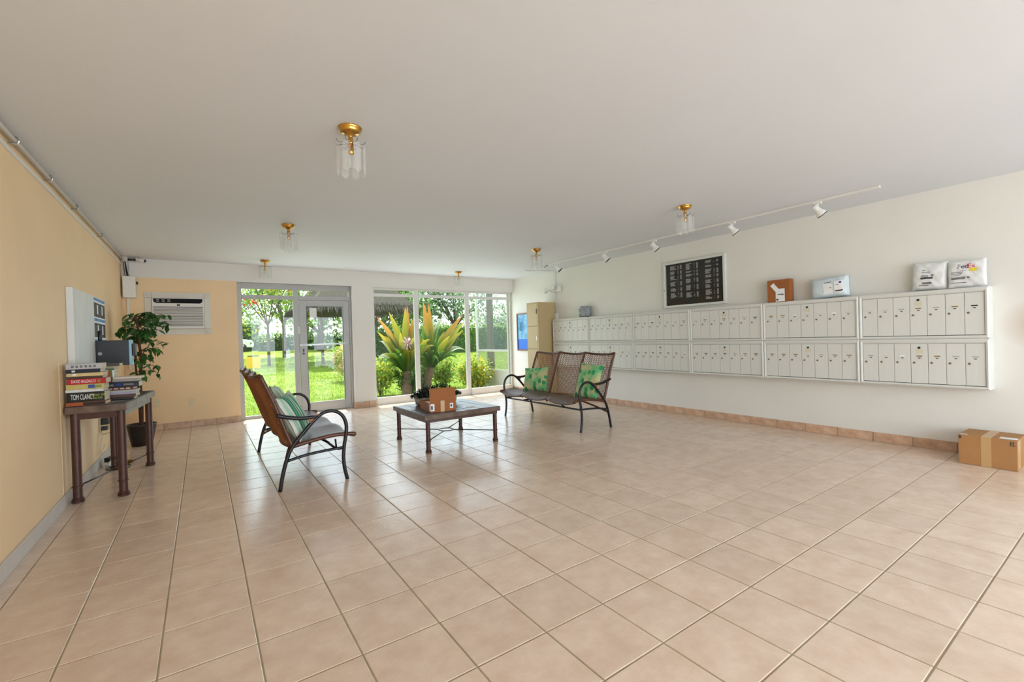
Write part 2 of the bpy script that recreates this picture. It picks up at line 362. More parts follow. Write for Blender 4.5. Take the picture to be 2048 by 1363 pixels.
def backp(k, s, t, off=0):
    p = pback(t); sag = 4*s*(1-s)
    return Vector((p[0]-.042*sag-off, (k+s)*SL/3, p[1]-.022*sag*t))
def seatp(k, s, t):
    sag = 4*s*(1-s); u = .10+.515*t
    z = .345+.045*math.sin(t*math.pi*.62)-(.07*(t-.9)/.1*.4 if t > .9 else 0)
    return Vector((u-.012*(1-sag)*t, (k+s)*SL/3, z-.036*sag*(.35+.65*t)))
def settee(label, loc, rz):
    t = thing('settee', label, 'settee', loc, rz, 'rattan settees around the coffee table')
    leg = [(0,0),(.022,.12),(.055,.245),(.10,.345),(.19,.455),(.27,.54),(.335,.592),(.40,.608),(.462,.592),(.51,.545),(.533,.475),(.53,.40),(.512,.30),(.502,.20),(.508,.10),(.528,0)]
    for v in (0, SL):
        sg = -1 if v == 0 else 1; vv = v+sg*.012
        o = obj('arm_frame', MB().tube(smoothpath([(a, vv, b) for a, b in leg], 4), .0155, 10), M['iron'], t, smooth=True)
        obj('armrest', MB().tube(smoothpath([(-.01, vv, .618),(.08, vv, .59),(.18, vv, .572),(.30, vv, .572)], 4), .0165, 10), M['iron'], t, smooth=True)
        obj('gusset', MB().add([(.215,vv-.011,.572),(.335,vv-.011,.600),(.245,vv-.011,.515),(.215,vv+.011,.572),(.335,vv+.011,.600),(.245,vv+.011,.515)], [(0,2,1),(3,4,5),(0,1,4,3),(1,2,5,4),(2,0,3,5)]), M['rattan'], t)
        obj('side_rail', MB().tube(smoothpath([(.052,vv,.235),(.2,vv,.262),(.36,vv,.275),(.505,vv,.278)], 4), .012, 8), M['iron'], t, smooth=True)
        obj('strut', MB().tube([(.455,v-sg*.06,.345),(.462,v-sg*.06,.262)], .008, 8), M['iron'], t, smooth=True)
        obj('seat_rail', MB().tube(smoothpath([(.10,v,.345),(.25,v,.372),(.42,v,.392),(.56,v,.388),(.615,v,.376)], 4), [.017]*13+[.018,.02,.021,.016], 8), M['wood'], t, smooth=True)
    obj('front_rail', MB().tube(smoothpath([(.505,.0,.275),(.462,.06,.262),(.455,.5,.262),(.455,SL-.5,.262),(.462,SL-.06,.262),(.505,SL,.275)], 5), .011, 8), M['iron'], t, smooth=True)
    obj('rear_brace', MB().tube(smoothpath([(.045,.0,.2),(.10,.22,.27),(.155,.40,.315),(.17,SL/2,.318),(.155,SL-.40,.315),(.10,SL-.22,.27),(.045,SL,.2)], 5), .012, 8), M['wood'], t, smooth=True)
    obj('cross_brace', MB().tube(smoothpath([(.46,.35,.262),(.36,.62,.31),(.30,SL/2,.318),(.36,SL-.62,.31),(.46,SL-.35,.262)], 5), .011, 8), M['iron'], t, smooth=True)
    for k in range(4):
        obj('back_stile', MB().tube([(p[0]+.004, k*SL/3, p[1]) for p in prof], .0165, 8), M['wood'], t, smooth=True)
        if k in (1, 2): obj('seat_rail', MB().tube([seatp(k, 0, i/10)-Vector((0,0,.016)) for i in range(11)], .014, 8), M['wood'], t, smooth=True)
    obj('top_rail', MB().tube([backp(k, i/8, 1) for k in range(3) for i in range(8)]+[backp(2, 1, 1)], .015, 8), M['wood'], t, smooth=True)
    obj('lower_rail', MB().tube([backp(k, i/8, 0) for k in range(3) for i in range(8)]+[backp(2, 1, 0)], .013, 8), M['wood'], t, smooth=True)
    wd_, hh = SL/3, .655
    for k in range(3):
        w = MB()
        for sgn in (1, -1):
            for q in range(-30, 60):
                a0 = q*.030; pts = []
                for i in range(15):
                    b = i/14*hh; a = a0+sgn*b*.62
                    pts.append((a, b))
                cl = [(a, b) for a, b in pts if 0 <= a <= wd_]
                if len(cl) < 2: continue
                w.tube([backp(k, a/wd_, b/hh, .003*sgn) for a, b in cl], .0033, 4)
        o = obj('woven_back', w, M['rattan'], t, label='open diagonal rattan weave'); o['kind'] = 'stuff'
        s = MB(); s.grid(lambda a, b, k=k: seatp(k, a, b), 12, 14)
        so = obj('seat', s, M['seat'], t, smooth=True, label='dark woven seat'); md = so.modifiers.new('thick', 'SOLIDIFY'); md.thickness = .016
    return t
settee('brown rattan settee on black arched frame, seen from its side near the glass door', (1.385, 3.83, 0), 0)
settee('brown rattan three-seat settee in front of the mailboxes and locker', (5.212, 5.47, 0), math.pi)

# cushions
def pillow_mesh(name, w, h, t, mats, n=14, wob=.004, seed=0, ex=2.6, pc=.07):
    r = random.Random(seed); mb = MB(); ph = [r.uniform(0, 6) for _ in range(4)]
    def P(a, b, sd):
        x, y = 2*a-1, 2*b-1
        k = (max(0, 1-abs(x)**ex)*max(0, 1-abs(y)**ex))**.5
        pin = 1-pc*(1-abs(x)**3)*abs(y)**4
        pin2 = 1-pc*(1-abs(y)**3)*abs(x)**4
        wv = wob*(math.sin(7*x+ph[0])*math.cos(6*y+ph[1])+math.sin(13*x+9*y+ph[2])*.5)*(1-k*.4)
        return Vector((x*w/2*pin2, sd*(k*t/2+.002)+wv, h/2+y*h/2*pin))
    mb.grid(lambda a, b: P(a, b, -1), n, n, 0); mb.grid(lambda a, b: P(1-a, b, 1), n, n, len(mats)-1 if isinstance(mats, list) else 0)
    return mesh(name, mb, mats, True)
def dots_mat():
    m = bpy.data.materials.new('green_leaf_fabric'); m.use_nodes = True; n = m.node_tree; p = n.nodes['Principled BSDF']; L = n.links.new
    tc = n.nodes.new('ShaderNodeTexCoord'); mp = n.nodes.new('ShaderNodeMapping'); mp.inputs['Scale'].default_value = (1, 0, .75); L(tc.outputs['Object'], mp.inputs[0])
    vo = n.nodes.new('ShaderNodeTexVoronoi'); vo.inputs['Scale'].default_value = 13; vo.inputs['Randomness'].default_value = .55; L(mp.outputs[0], vo.inputs['Vector'])
    rp = n.nodes.new('ShaderNodeValToRGB'); e = rp.color_ramp.elements; e[0].position = .36; e[0].color = (1,1,1,1); e[1].position = .42; e[1].color = (0,0,0,1); L(vo.outputs['Distance'], rp.inputs[0])
    nz = n.nodes.new('ShaderNodeTexNoise'); nz.inputs['Scale'].default_value = 9; L(mp.outputs[0], nz.inputs['Vector'])
    bg = n.nodes.new('ShaderNodeValToRGB'); bg.color_ramp.elements[0].position = .4; bg.color_ramp.elements[0].color = srgb(196, 190, 140); bg.color_ramp.elements[1].position = .58; bg.color_ramp.elements[1].color = srgb(112, 186, 124); L(nz.outputs[0], bg.inputs[0])
    dk = n.nodes.new('ShaderNodeValToRGB'); dk.color_ramp.elements[0].color = srgb(30, 128, 78); dk.color_ramp.elements[1].color = srgb(72, 176, 110); L(vo.outputs['Color'], dk.inputs[0])
    mx = n.nodes.new('ShaderNodeMix'); mx.data_type = 'RGBA'; L(rp.outputs[0], mx.inputs[0]); L(bg.outputs[0], mx.inputs[6]); L(dk.outputs[0], mx.inputs[7]); L(mx.outputs[2], p.inputs['Base Color'])
    p.inputs['Roughness'].default_value = .85; return m
def stripe_mat(name, cols):
    m = bpy.data.materials.new(name); m.use_nodes = True; n = m.node_tree; p = n.nodes['Principled BSDF']; L = n.links.new
    tc = n.nodes.new('ShaderNodeTexCoord'); sx = n.nodes.new('ShaderNodeSeparateXYZ'); L(tc.outputs['Object'], sx.inputs[0])
    mr = n.nodes.new('ShaderNodeMapRange'); mr.inputs[1].default_value = -.24; mr.inputs[2].default_value = .24; L(sx.outputs[0], mr.inputs[0])
    rp = n.nodes.new('ShaderNodeValToRGB'); rp.color_ramp.interpolation = 'CONSTANT'; e = rp.color_ramp.elements
    while len(e) < len(cols): e.new(.5)
    for i, c in enumerate(cols): e[i].position = i/len(cols); e[i].color = srgb(*c)
    L(mr.outputs[0], rp.inputs[0]); L(rp.outputs[0], p.inputs['Base Color']); p.inputs['Roughness'].default_value = .85; return m
M['dots'] = dots_mat()
wht, gr1, gr2, gr3, tan = (214,214,204), (38,124,86), (92,160,128), (160,196,168), (190,186,168)
M['stripes'] = stripe_mat('green_stripes', [tan, wht, gr3, wht, gr1, gr2, gr1, gr3, gr1, wht, gr2, gr1, gr3, wht, gr2, wht, tan, wht, gr3, wht])
M['stripes2'] = stripe_mat('pale_stripes', [wht, tan, gr3, wht, tan, gr2, wht, gr3, tan, wht, tan, gr3, wht, tan, gr2, wht, tan, wht])
def cushion(label, m, loc, rz, tilt, w, h, t, seed, ry=0):
    o = obj('cushion', pillow_mesh('cushion', w, h, t, m, seed=seed), None)
    o.matrix_world = Matrix.Translation(loc) @ Matrix.Rotation(rz, 4, 'Z') @ Matrix.Rotation(tilt, 4, 'X') @ Matrix.Rotation(ry, 4, 'Y')
    return tag(o, label, 'cushion', 'cushions on the settees')
# facing -x on the right settee: local -y is the front
cushion('green leaf-print square cushion on the settee end near the window', M['dots'], (4.96, 5.09, .375), R(-74), R(-17), .44, .37, .12, 1, R(-4))
cushion('green leaf-print tall cushion on the settee end near the mailboxes', M['dots'], (4.985, 4.045, .368), R(-82), R(-19), .38, .47, .12, 2, R(3))
cushion('green and white striped cushion nearest in the left settee', M['stripes'], (1.625, 4.04, .378), R(68), R(-25), .44, .42, .13, 3, R(-3))
cushion('pale striped cushion behind the green striped one on the left settee', M['stripes2'], (1.60, 4.52, .378), R(80), R(-22), .42, .46, .13, 4, R(5))

# ---- slate topped tables
def slate_mat():
    m = mat('slate_top', (92, 90, 92), .3, col2=(44, 42, 46), nscale=11, bump=.9, bscale=14); return m
M['slate'] = slate_mat()
M['slate_edge'] = mat('stone_edge', (120, 98, 82), .5, col2=(84, 64, 52), nscale=12, bump=.3, bscale=30)
def leg_prof(h, r): return [(r*1.25,0),(r*1.4,.006),(r*1.4,.016),(r*1.2,.019),(r*1.28,.024),(r*1.28,.032),(r,.036),(r,.118),(r*1.22,.121),(r*1.22,.129),(r,.132),(r,h)]
def slate_table(name, label, cat, loc, rz, hx, hy, lx, ly, ztop, th, ap, legr, ringz):
    t = thing(name, label, cat, loc, rz)
    obj('table_top', MB().box(-hx, hx, -hy, hy, ztop-th, ztop), M['slate_edge'], t, bevel=.004)
    s = MB(); n = 7 if hx > .3 else 4; mny = 7 if hx > .3 else 9; r = random.Random(3)
    px_ = [-hx+.006+(2*hx-.012)*i/n for i in range(n+1)]; py_ = [-hy+.006+(2*hy-.012)*j/mny for j in range(mny+1)]
    for i in range(n):
        for j in range(mny):
            z = ztop+r.uniform(.002, .0045)
            obj('slate_piece', B(px_[i]+.003, px_[i+1]-.003, py_[j]+.003, py_[j+1]-.003, ztop-.002, z), M['slate'], t)
    obj('apron', MB().box(-lx-.02, lx+.02, -ly-.02, -ly+.01, ztop-th-ap, ztop-th).box(-lx-.02, lx+.02, ly-.01, ly+.02, ztop-th-ap, ztop-th).box(-lx-.02, -lx+.01, -ly+.01, ly-.01, ztop-th-ap, ztop-th).box(lx-.01, lx+.02, -ly+.01, ly-.01, ztop-th-ap, ztop-th), M['rust'], t)
    for sx in (-1, 1):
        for sy in (-1, 1):
            obj('leg', MB().lathe(leg_prof(ztop-th-.002, legr), 24, (sx*lx, sy*ly, 0)), M['rust'], t)
            dx, dy = lx-.075*lx/max(lx, ly), ly-.0
            k = .085/math.hypot(lx, ly)
            obj('stretcher', MB().tube([(sx*lx, sy*ly, ringz), (sx*lx*k, sy*ly*k, ringz)], .0055, 6), M['iron'], t, smooth=True)
    obj('ring', MB().tube([(.085*math.cos(a*math.pi/16), .085*math.sin(a*math.pi/16), ringz) for a in range(32)], .006, 6, closed=True), M['iron'], t, smooth=True)
    return t
ct = slate_table('coffee_table', 'low square slate-topped coffee table with brown iron legs', 'table', (3.252, 4.593, 0), 0, .468, .475, .417, .427, .40, .05, .032, .0235, .125)
slate_table('console_table', 'narrow slate-topped console table against the peach wall holding books', 'table', (.247, 5.115, 0), R(-5.0), .185, .585, .139, .53, .752, .055, .05, .029, .125)

# ---- things on the coffee table
cbx = thing('open_carton', 'shallow cardboard carton with one flap raised, on the coffee table', 'box', (2.90, 4.243, .405), R(-7))
th = .004
for a in [(0,.295,0,th,0,.098),(0,.295,.38-th,.38,0,.098),(0,th,th,.38-th,0,.098),(.295-th,.295,th,.38-th,0,.098),(th,.295-th,th,.38-th,0,th)]: obj('panel', B(*a), M['card_d'], cbx)
obj('flap', MB().box(0, .295, -.002, .002, 0, .16, M=Matrix.Translation((0, .002, .098)) @ Matrix.Rotation(R(-4), 4, 'X')), M['card_d'], cbx, label='raised cardboard flap')
obj('packing', B(.006, .289, .006, .374, .06, .075), M['paper'], cbx, label='white packing inside')
obj('shipping_label', B(.006, .05, -.0012, -.0002, .015, .092), M['paper'], cbx); obj('shipping_label', B(.225, .262, -.0012, -.0002, .03, .085), M['paper'], cbx)
obj('print', B(.012, .03, -.002, -.0012, .03, .07), M['ink'], cbx); obj('print', B(.231, .25, -.002, -.0012, .045, .07), M['ink'], cbx)
obj('shipping_label', B(-.0012, -.0002, .006, .035, .015, .092), M['paper'], cbx)
obj('tape', B(.12, .165, -.0012, -.0002, .0, .12), M['tape'], cbx)
M['dkgreen'] = mat('dark_leaf', (34, 50, 30), .5, noise=.35, nscale=20)
pl = thing('table_planter', 'low pale planter of dense dark green foliage behind the open carton', 'plant', (3.26, 4.86, .405), R(-6))
obj('pot', MB().lathe([(.115,0),(.125,.01),(.135,.09),(.128,.095),(.12,.06),(0,.06)], 32, M=Matrix.Diagonal((2.05,.95,1))), mat('pale_pot', (186, 184, 176), .5), pl, smooth=True)
fo = MB(); r = random.Random(5)
for i in range(1300):
    a = r.uniform(0, 6.283); q = math.sqrt(r.random())*.3; z = .08+.15*r.random()*(1-(q/.33)**2)
    p = Vector((q*math.cos(a)*1.05, q*math.sin(a)*.48, z)); d = Vector((p.x*2+r.uniform(-.4,.4), p.y*2+r.uniform(-.4,.4), r.uniform(.1,1)))
    fo.leaf(p, d, (r.uniform(-.3,.3), r.uniform(-.3,.3), 1), r.uniform(.025,.04), r.uniform(.016,.024))
o = obj('foliage', fo, M['dkgreen'], pl); o['kind'] = 'stuff'
plain('paper_slip', MB().box(-.05, .05, -.035, .035, 0, .0008, M=Matrix.Rotation(R(20), 4, 'Z')), M['paper'], 'small white paper slip on the slate coffee table', 'paper', loc=(3.42, 4.30, .4055))
# ================================================================== RIGHT WALL
M['mail'] = mat('mailbox_metal', (222, 221, 214), .42, noise=.03, nscale=3, stretch=(1, 30, 1))
M['mail_dark'] = mat('shadow_gap', (96, 94, 90), .6)
M['lbl_gold'] = mat('gold_label', (150, 118, 50), .5); M['lbl_black'] = mat('black_label', (34, 30, 26), .5); M['lbl_silver'] = mat('silver_label', (176, 172, 164), .4); M['lbl_cream'] = mat('cream_label', (216, 210, 184), .6); M['lbl_white'] = mat('white_label', (246, 246, 244), .6)
M['lockm'] = mat('lock_metal', (146, 128, 104), .35, metal=.8)
MX = 6.501; UY = [.607, 1.545, 2.512, 3.505, 4.515, 5.50, 6.48]; UZ = [.608, 1.06, 1.512]
lab_k = ['lbl_gold', 'lbl_silver', 'lbl_black', 'lbl_gold', 'lbl_gold', 'lbl_black', 'lbl_silver', 'lbl_cream', 'lbl_white', 'lbl_gold']
door_b = M['mail']; num_mesh = mesh('number_plate', B(-.002, 0, -.009, .009, -.0035, .0035), M['lbl_black'])
lock_mesh = mesh('lock', MB().lathe([(.0095,0),(.0095,.004),(.006,.006),(.0,.006)], 12, M=Matrix.Rotation(R(-90), 3, 'Y')), M['lockm'], True)
mlock_mesh = mesh('master_lock', MB().lathe([(.011,0),(.011,.004),(.0,.005)], 12, M=Matrix.Rotation(R(-90), 3, 'Y')), M['black'], True)
lab_mesh = {k: mesh('name_label', B(-.0018, 0, -.021, .021, -.005, .005), M[k]) for k in set(lab_k)}
stick_mesh = mesh('sticker', B(-.0012, 0, -.026, .026, -.02, .02), M['lbl_cream'])
ordn = ['first', 'second', 'third', 'fourth', 'fifth', 'sixth']
for ui in range(6):
    y0, y1 = UY[ui], UY[ui+1]; Lu = y1-y0; from_lk = ordn[5-ui]
    for row in (0, 1):
        z0 = UZ[row]; hz = UZ[1]-UZ[0]
        nm = 'white bank of seven mailboxes, %s row, %s from the beige locker' % (('lower', 'upper')[row], from_lk)
        u = thing('mailbox_bank', nm, 'mailbox', (MX, y0, z0), 0, 'wall mounted mailbox banks')
        fb = .027; ft = .034
        body = MB().box(.024, W-MX-.0005, .001, Lu-.001, .001, hz-.001)
        obj('body', body, M['mail'], u)
        # mitred frame, sloping inwards
        fm = MB(); o_ = [(0,.001,.001),(0,Lu-.001,.001),(0,Lu-.001,hz-.001),(0,.001,hz-.001)]; c_ = [(-.010,.013,.013),(-.010,Lu-.013,.013),(-.010,Lu-.013,hz-.015),(-.010,.013,hz-.015)]; i_ = [(-.004,fb,fb),(-.004,Lu-fb,fb),(-.004,Lu-fb,hz-ft),(-.004,fb,hz-ft)]; bk = [(.024,fb,fb),(.024,Lu-fb,fb),(.024,Lu-fb,hz-ft),(.024,fb,hz-ft)]; ob = [(.024,.001,.001),(.024,Lu-.001,.001),(.024,Lu-.001,hz-.001),(.024,.001,hz-.001)]
        fs = []
        for q in range(4):
            n_ = (q+1) % 4
            for lay in range(3): fs.append((lay*4+q, lay*4+4+q, lay*4+4+n_, lay*4+n_))
            fs.append((16+q, q, n_, 16+n_))
        fm.add(o_+c_+i_+bk+ob, fs); obj('frame', fm, M['mail'], u)
        obj('gap', B(.018, .024, fb, Lu-fb, fb, hz-ft), M['mail_dark'], u)
        nd = 7; dw = (Lu-2*fb-.004)/nd; zb, zt = fb+.006, hz-ft-.012
        obj('header', B(.002, .018, fb+.001, Lu-fb-.001, hz-ft-.009, hz-ft-.001), M['mail'], u)
        dmesh = mesh('door', MB().box(0, .013, .0016, dw-.0016, 0, zt-zb), door_b)
        rr = random.Random(ui*10+row)
        for d in range(nd):
            k = nd-1-d          # counted from the locker side
            ya = fb+.002+d*dw; do = obj('door', dmesh, None, u, (.004, ya, zb))
            yc = dw*.5; hh = zt-zb; top = hh*.70
            off = 0
            if d == 3:
                obj('master_lock', mlock_mesh, None, do, (0, yc, hh*.90)); obj('sticker', stick_mesh, None, do, (0, yc, hh*.81))
            sty = rr.choice(lab_k)
            obj('name_label', lab_mesh[sty], None, do, (0, yc, top-.005))
            obj('number_plate', num_mesh, None, do, (0, yc, top-.024))
            obj('lock', lock_mesh, None, do, (0, dw*.80, hh*.52))
zt = UZ[2]

# ---- directory board
db = thing('directory_board', 'framed black letter board listing residents above the mailboxes', 'letter board', (W, 3.035, 1.555))
Lb, Hb = .965, .665
fm = MB(); fw_ = .032
fm.box(-.045, -.0005, 0, Lb, 0, fw_).box(-.045, -.0005, 0, Lb, Hb-fw_, Hb).box(-.045, -.0005, 0, fw_, fw_, Hb-fw_).box(-.045, -.0005, Lb-fw_, Lb, fw_, Hb-fw_)
obj('frame', fm, mat('frame_aluminium', (222, 222, 216), .35, metal=.1), db, bevel=.004)
obj('felt', B(-.012, -.001, fw_-.002, Lb-fw_+.002, fw_-.002, Hb-fw_+.002), mat('black_felt', (34, 32, 28), .9, bump=.3, bscale=150, stretch=(1, .05, 3)), db, label='black grooved felt')
rr = random.Random(11); cols = [(.86, .16, .62, .10), (.60, .14, .66, .10), (.30, .15, .70, .06)]
let = MB()
for yc_, wn, zt_, zb_ in cols:                 # yc_: left edge of the column seen from the room
    z = zt_*1.0-.07
    z = .60
    while z > zb_+.02:
        blk = rr.randint(2, 7)
        for q in range(blk):
            if z < zb_+.02: break
            y = yc_
            wname = rr.uniform(.05, .095)
            while wname > 0:
                w_ = rr.uniform(.005, .016); let.box(-.0138, -.0122, y-w_, y, z, z+.0072); y -= w_+.0025; wname -= w_+.0025
            for dy, n_ in ((.125, rr.choice((0, 1, 1, 2))), (.165, 4)):
                y = yc_-dy
                for c in range(n_): let.box(-.0138, -.0122, y-.005, y, z, z+.0072); y -= .0068
            z -= .0125
        z -= rr.choice((.016, .02, .028))
o = obj('lettering', let, mat('letter_white', (196, 194, 188), .6), db, label='white pin-on lettering'); o['kind'] = 'stuff'
obj('glass', B(-.036, -.032, fw_-.003, Lb-fw_+.003, fw_-.003, Hb-fw_+.003), M['board_glass'], db)
obj('lock', MB().lathe([(.008,0),(.008,.004)], 10, M=Matrix.Rotation(R(-90), 3, 'Y'), c=(-.045, Lb-.015, .26)), M['wire'], db)

# ---- parcels on top of the mailboxes
b = thing('brown_parcel', 'brown cardboard box with white shipping labels on top of the mailboxes', 'box', (6.512, 2.208, zt+.001))
obj('carton', B(.0, .10, 0, .25, 0, .262), M['card_d'], b, bevel=.002)
obj('shipping_label', B(-.001, -.0002, .055, .155, .005, .155), M['paper'], b)
obj('shipping_label', MB().box(-.0022, -.0012, -.024, .024, -.05, .05, M=Matrix.Translation((0, .165, .172)) @ Matrix.Rotation(R(-38), 4, 'X')), M['paper'], b)
for a in [(.068,.135,.083,.093),(.065,.09,.075,.08),(.125,.148,.018,.038)]: obj('print', B(-.0019, -.001, a[0], a[1], a[2], a[3]), M['ink'], b)
def mailer(name, label, y0, y1, h, t, m, seed, x, ry=0, tilt=4, ex=5, wob=.005):
    e = thing(name, label, 'parcel', (x, (y0+y1)/2, zt+.007), 0)
    o = obj('pouch', pillow_mesh('pouch', y1-y0, h, t, m, n=22, wob=wob, seed=seed, ex=ex, pc=.02), None, e, smooth=True)
    o.matrix_local = Matrix.Rotation(R(-90), 4, 'Z') @ Matrix.Rotation(R(-tilt), 4, 'X') @ Matrix.Rotation(ry, 4, 'Y')
    return e, o
def flat(o, name, x0, x1, z0, z1, m, y):   # a thin printed patch on the front of a pouch, in pouch coordinates
    mb = MB(); n = 6
    mb.grid(lambda a, b: Vector((x0+(x1-x0)*a, y, z0+(z1-z0)*b)), n, n)
    p = obj(name, mb, m, o)
    sw = p.modifiers.new('wrap', 'SHRINKWRAP'); sw.target = o; sw.wrap_method = 'NEAREST_SURFACEPOINT'; sw.wrap_mode = 'ABOVE_SURFACE'; sw.offset = .0022
    return p
M['poly_blue'] = mat('pale_blue_poly', (206, 218, 222), .3, bump=.5, bscale=22); M['poly_white'] = mat('white_poly', (226, 226, 224), .35, bump=.3, bscale=18); M['poly_grey'] = mat('grey_poly', (158, 164, 168), .3, bump=.8, bscale=40, noise=.3, nscale=30)
M['fprint'] = mat('purple_print', (66, 28, 84), .5); M['eprint'] = mat('red_print', (206, 30, 40), .5); M['ysticker'] = mat('yellow_sticker', (236, 206, 40), .5); M['bprint'] = mat('blue_print', (40, 60, 140), .5); M['gprint'] = mat('grey_print', (120, 118, 118), .6)
e, o = mailer('bubble_parcel', 'puffy pale blue plastic mailer between the brown box and white mailers', 1.635, 1.995, .225, .13, M['poly_blue'], 21, 6.565, R(-3))
flat(o, 'shipping_label', -.045, .045, .03, .15, M['paper'], -.07); flat(o, 'shipping_label', .06, .15, .035, .165, M['paper'], -.07)
for x0, x1, z0, z1, k in [(.07,.14,.05,.066,'ink'),(.105,.13,.135,.155,'bprint'),(.075,.1,.118,.125,'gprint'),(-.03,.03,.155,.163,'gprint'),(.02,.032,.09,.102,'gprint')]: 
    p = flat(o, 'print', x0, x1, z0, z1, M[k], -.08); p.modifiers[0].offset = .0034
e, o = mailer('white_mailer', 'white plastic mailer with barcodes beside the mailer marked in purple', .882, 1.135, .262, .09, M['poly_white'], 22, 6.572, R(2))
for x0, x1, z0, z1, k in [(-.06,.03,.10,.118,'ink'),(-.055,.0,.125,.135,'gprint'),(.015,.035,.125,.14,'gprint'),(-.05,.01,.16,.166,'gprint'),(-.045,-.025,.18,.187,'ink'),(-.045,.02,.05,.068,'gprint'),(-.065,.0,.032,.044,'gprint')]: flat(o, 'print', x0, x1, z0, z1, M[k], -.06)
e, o = mailer('purple_marked_mailer', 'white courier mailer with purple and red lettering and yellow sticker', .622, .872, .245, .05, M['poly_white'], 23, 6.548, R(-1))
for x0, x1, z0, z1, k in [(-.105,-.01,.07,.092,'gprint'),(.0,.018,.074,.09,'gprint'),(-.105,-.03,.12,.124,'gprint'),(-.105,-.035,.108,.112,'gprint'),(-.105,-.02,.132,.137,'gprint'),(-.11,.0,.036,.042,'gprint'),(-.03,.0,.148,.152,'gprint'),(.02,.065,.135,.162,'ysticker')]: flat(o, 'print', x0, x1, z0, z1, M[k], -.04)
for txt, k, xx in (('Fed', 'fprint', -.022), ('Ex', 'eprint', .033)):
    lo = obj('lettering', text_mesh(txt, .052, M[k], .001), None, o, (xx, -.0275, .183), rot=(R(90), 0, 0))
e, o = mailer('grey_parcel', 'small crumpled grey plastic parcel on the mailboxes near the locker', 5.53, 5.79, .195, .12, M['poly_grey'], 24, 6.57, R(2), ex=3, wob=.016)

# ---- locker, picture, emergency light
lk = thing('locker', 'tall beige metal locker standing beside the mailboxes', 'locker', (6.185, 6.527, 0))
obj('cabinet', MB().box(.012, .44, 0, .352, .03, 1.85), M['locker'], lk, bevel=.004)
obj('plinth', B(.02, .43, .01, .342, 0, .03), M['wire'], lk)
obj('door_frame', MB().box(-.004, .012, 0, .022, .03, 1.85).box(-.004, .012, .334, .352, .03, 1.85).box(-.004, .012, .022, .334, 1.83, 1.85).box(-.004, .012, .022, .334, .03, .07), M['locker'], lk)
for i in range(4):
    z1 = 1.828-i*.438; d = obj('door', B(-.006, .010, .025, .331, z1-.432, z1), M['locker'], lk, bevel=.003)
    obj('handle', B(-.016, -.006, .030, .046, z1-.27 if i == 1 else z1-.20, z1-.19 if i == 1 else z1-.11), M['wire'] if i != 1 else M['chrome'], d)
pc = thing('framed_poster', 'blue abstract poster in brown wood frame beside the locker', 'picture', (W, 7.30, .895))
fm = MB(); fm.box(-.03, -.0005, 0, .56, 0, .025).box(-.03, -.0005, 0, .56, .785, .81).box(-.03, -.0005, 0, .025, .025, .785).box(-.03, -.0005, .535, .56, .025, .785)
obj('frame', fm, mat('poster_wood', (150, 92, 58), .5, noise=.2, nscale=20), pc)
obj('print', B(-.015, -.001, .02, .54, .25, .79), mat('sea_print', (150, 200, 228), .4, col2=(40, 140, 196), nscale=7), pc, label='pale blue mottled print')
obj('print', B(-.015, -.001, .02, .54, .02, .25), mat('blue_band', (26, 110, 220), .4), pc, label='solid blue band')
obj('print', B(-.0165, -.0152, .36, .47, .42, .62), mat('teal_patch', (30, 120, 160), .4, noise=.4, nscale=18), pc)
em = thing('emergency_light', 'white twin-head emergency light above the locker', 'emergency light', (W, 6.36, 2.05))
obj('housing', B(-.075, -.0005, 0, .27, .0, .105), M['white_pl'], em, bevel=.008)
for yy, zz, xx in ((.30, .035, -.14), (.115, .07, -.125)):
    hd = obj('lamp_head', MB().lathe([(.028,.05),(.05,.02),(.052,0),(.046,-.004),(.04,.004),(.0,.012)], 18, M=Matrix.Rotation(R(70), 3, 'Y') @ Matrix.Rotation(R(180), 3, 'X'), c=(xx, yy, zz)), M['white_pl'], em, smooth=True)
    obj('lens', MB().lathe([(.044,0),(.03,.012),(.0,.016)], 18, M=Matrix.Rotation(R(-110), 3, 'Y'), c=(xx-.002, yy, zz)), M['chrome'], hd, smooth=True)
    obj('bracket', MB().tube([(xx+.04, yy, zz), (-.04, min(yy, .25), .05)], .009, 8), M['white_pl'], em, smooth=True)
cw = thing('wall_conduit', 'thin white conduit rising from an outlet box to the ceiling by the emergency light', 'conduit', (W-.012, 6.52, 1.52))
obj('outlet_box', B(-.035, .0115, -.045, .045, 0, .115), M['white_pl'], cw, bevel=.003)
obj('pipe', MB().tube([(0,0,.115),(0,0,.53)], .008, 8), M['white_pl'], cw, smooth=True)
obj('pipe', MB().tube([(0,0,.635),(0,0,.925),(-.02,.01,.935),(-.6,.16,.937)], .008, 8), M['white_pl'], cw, smooth=True)

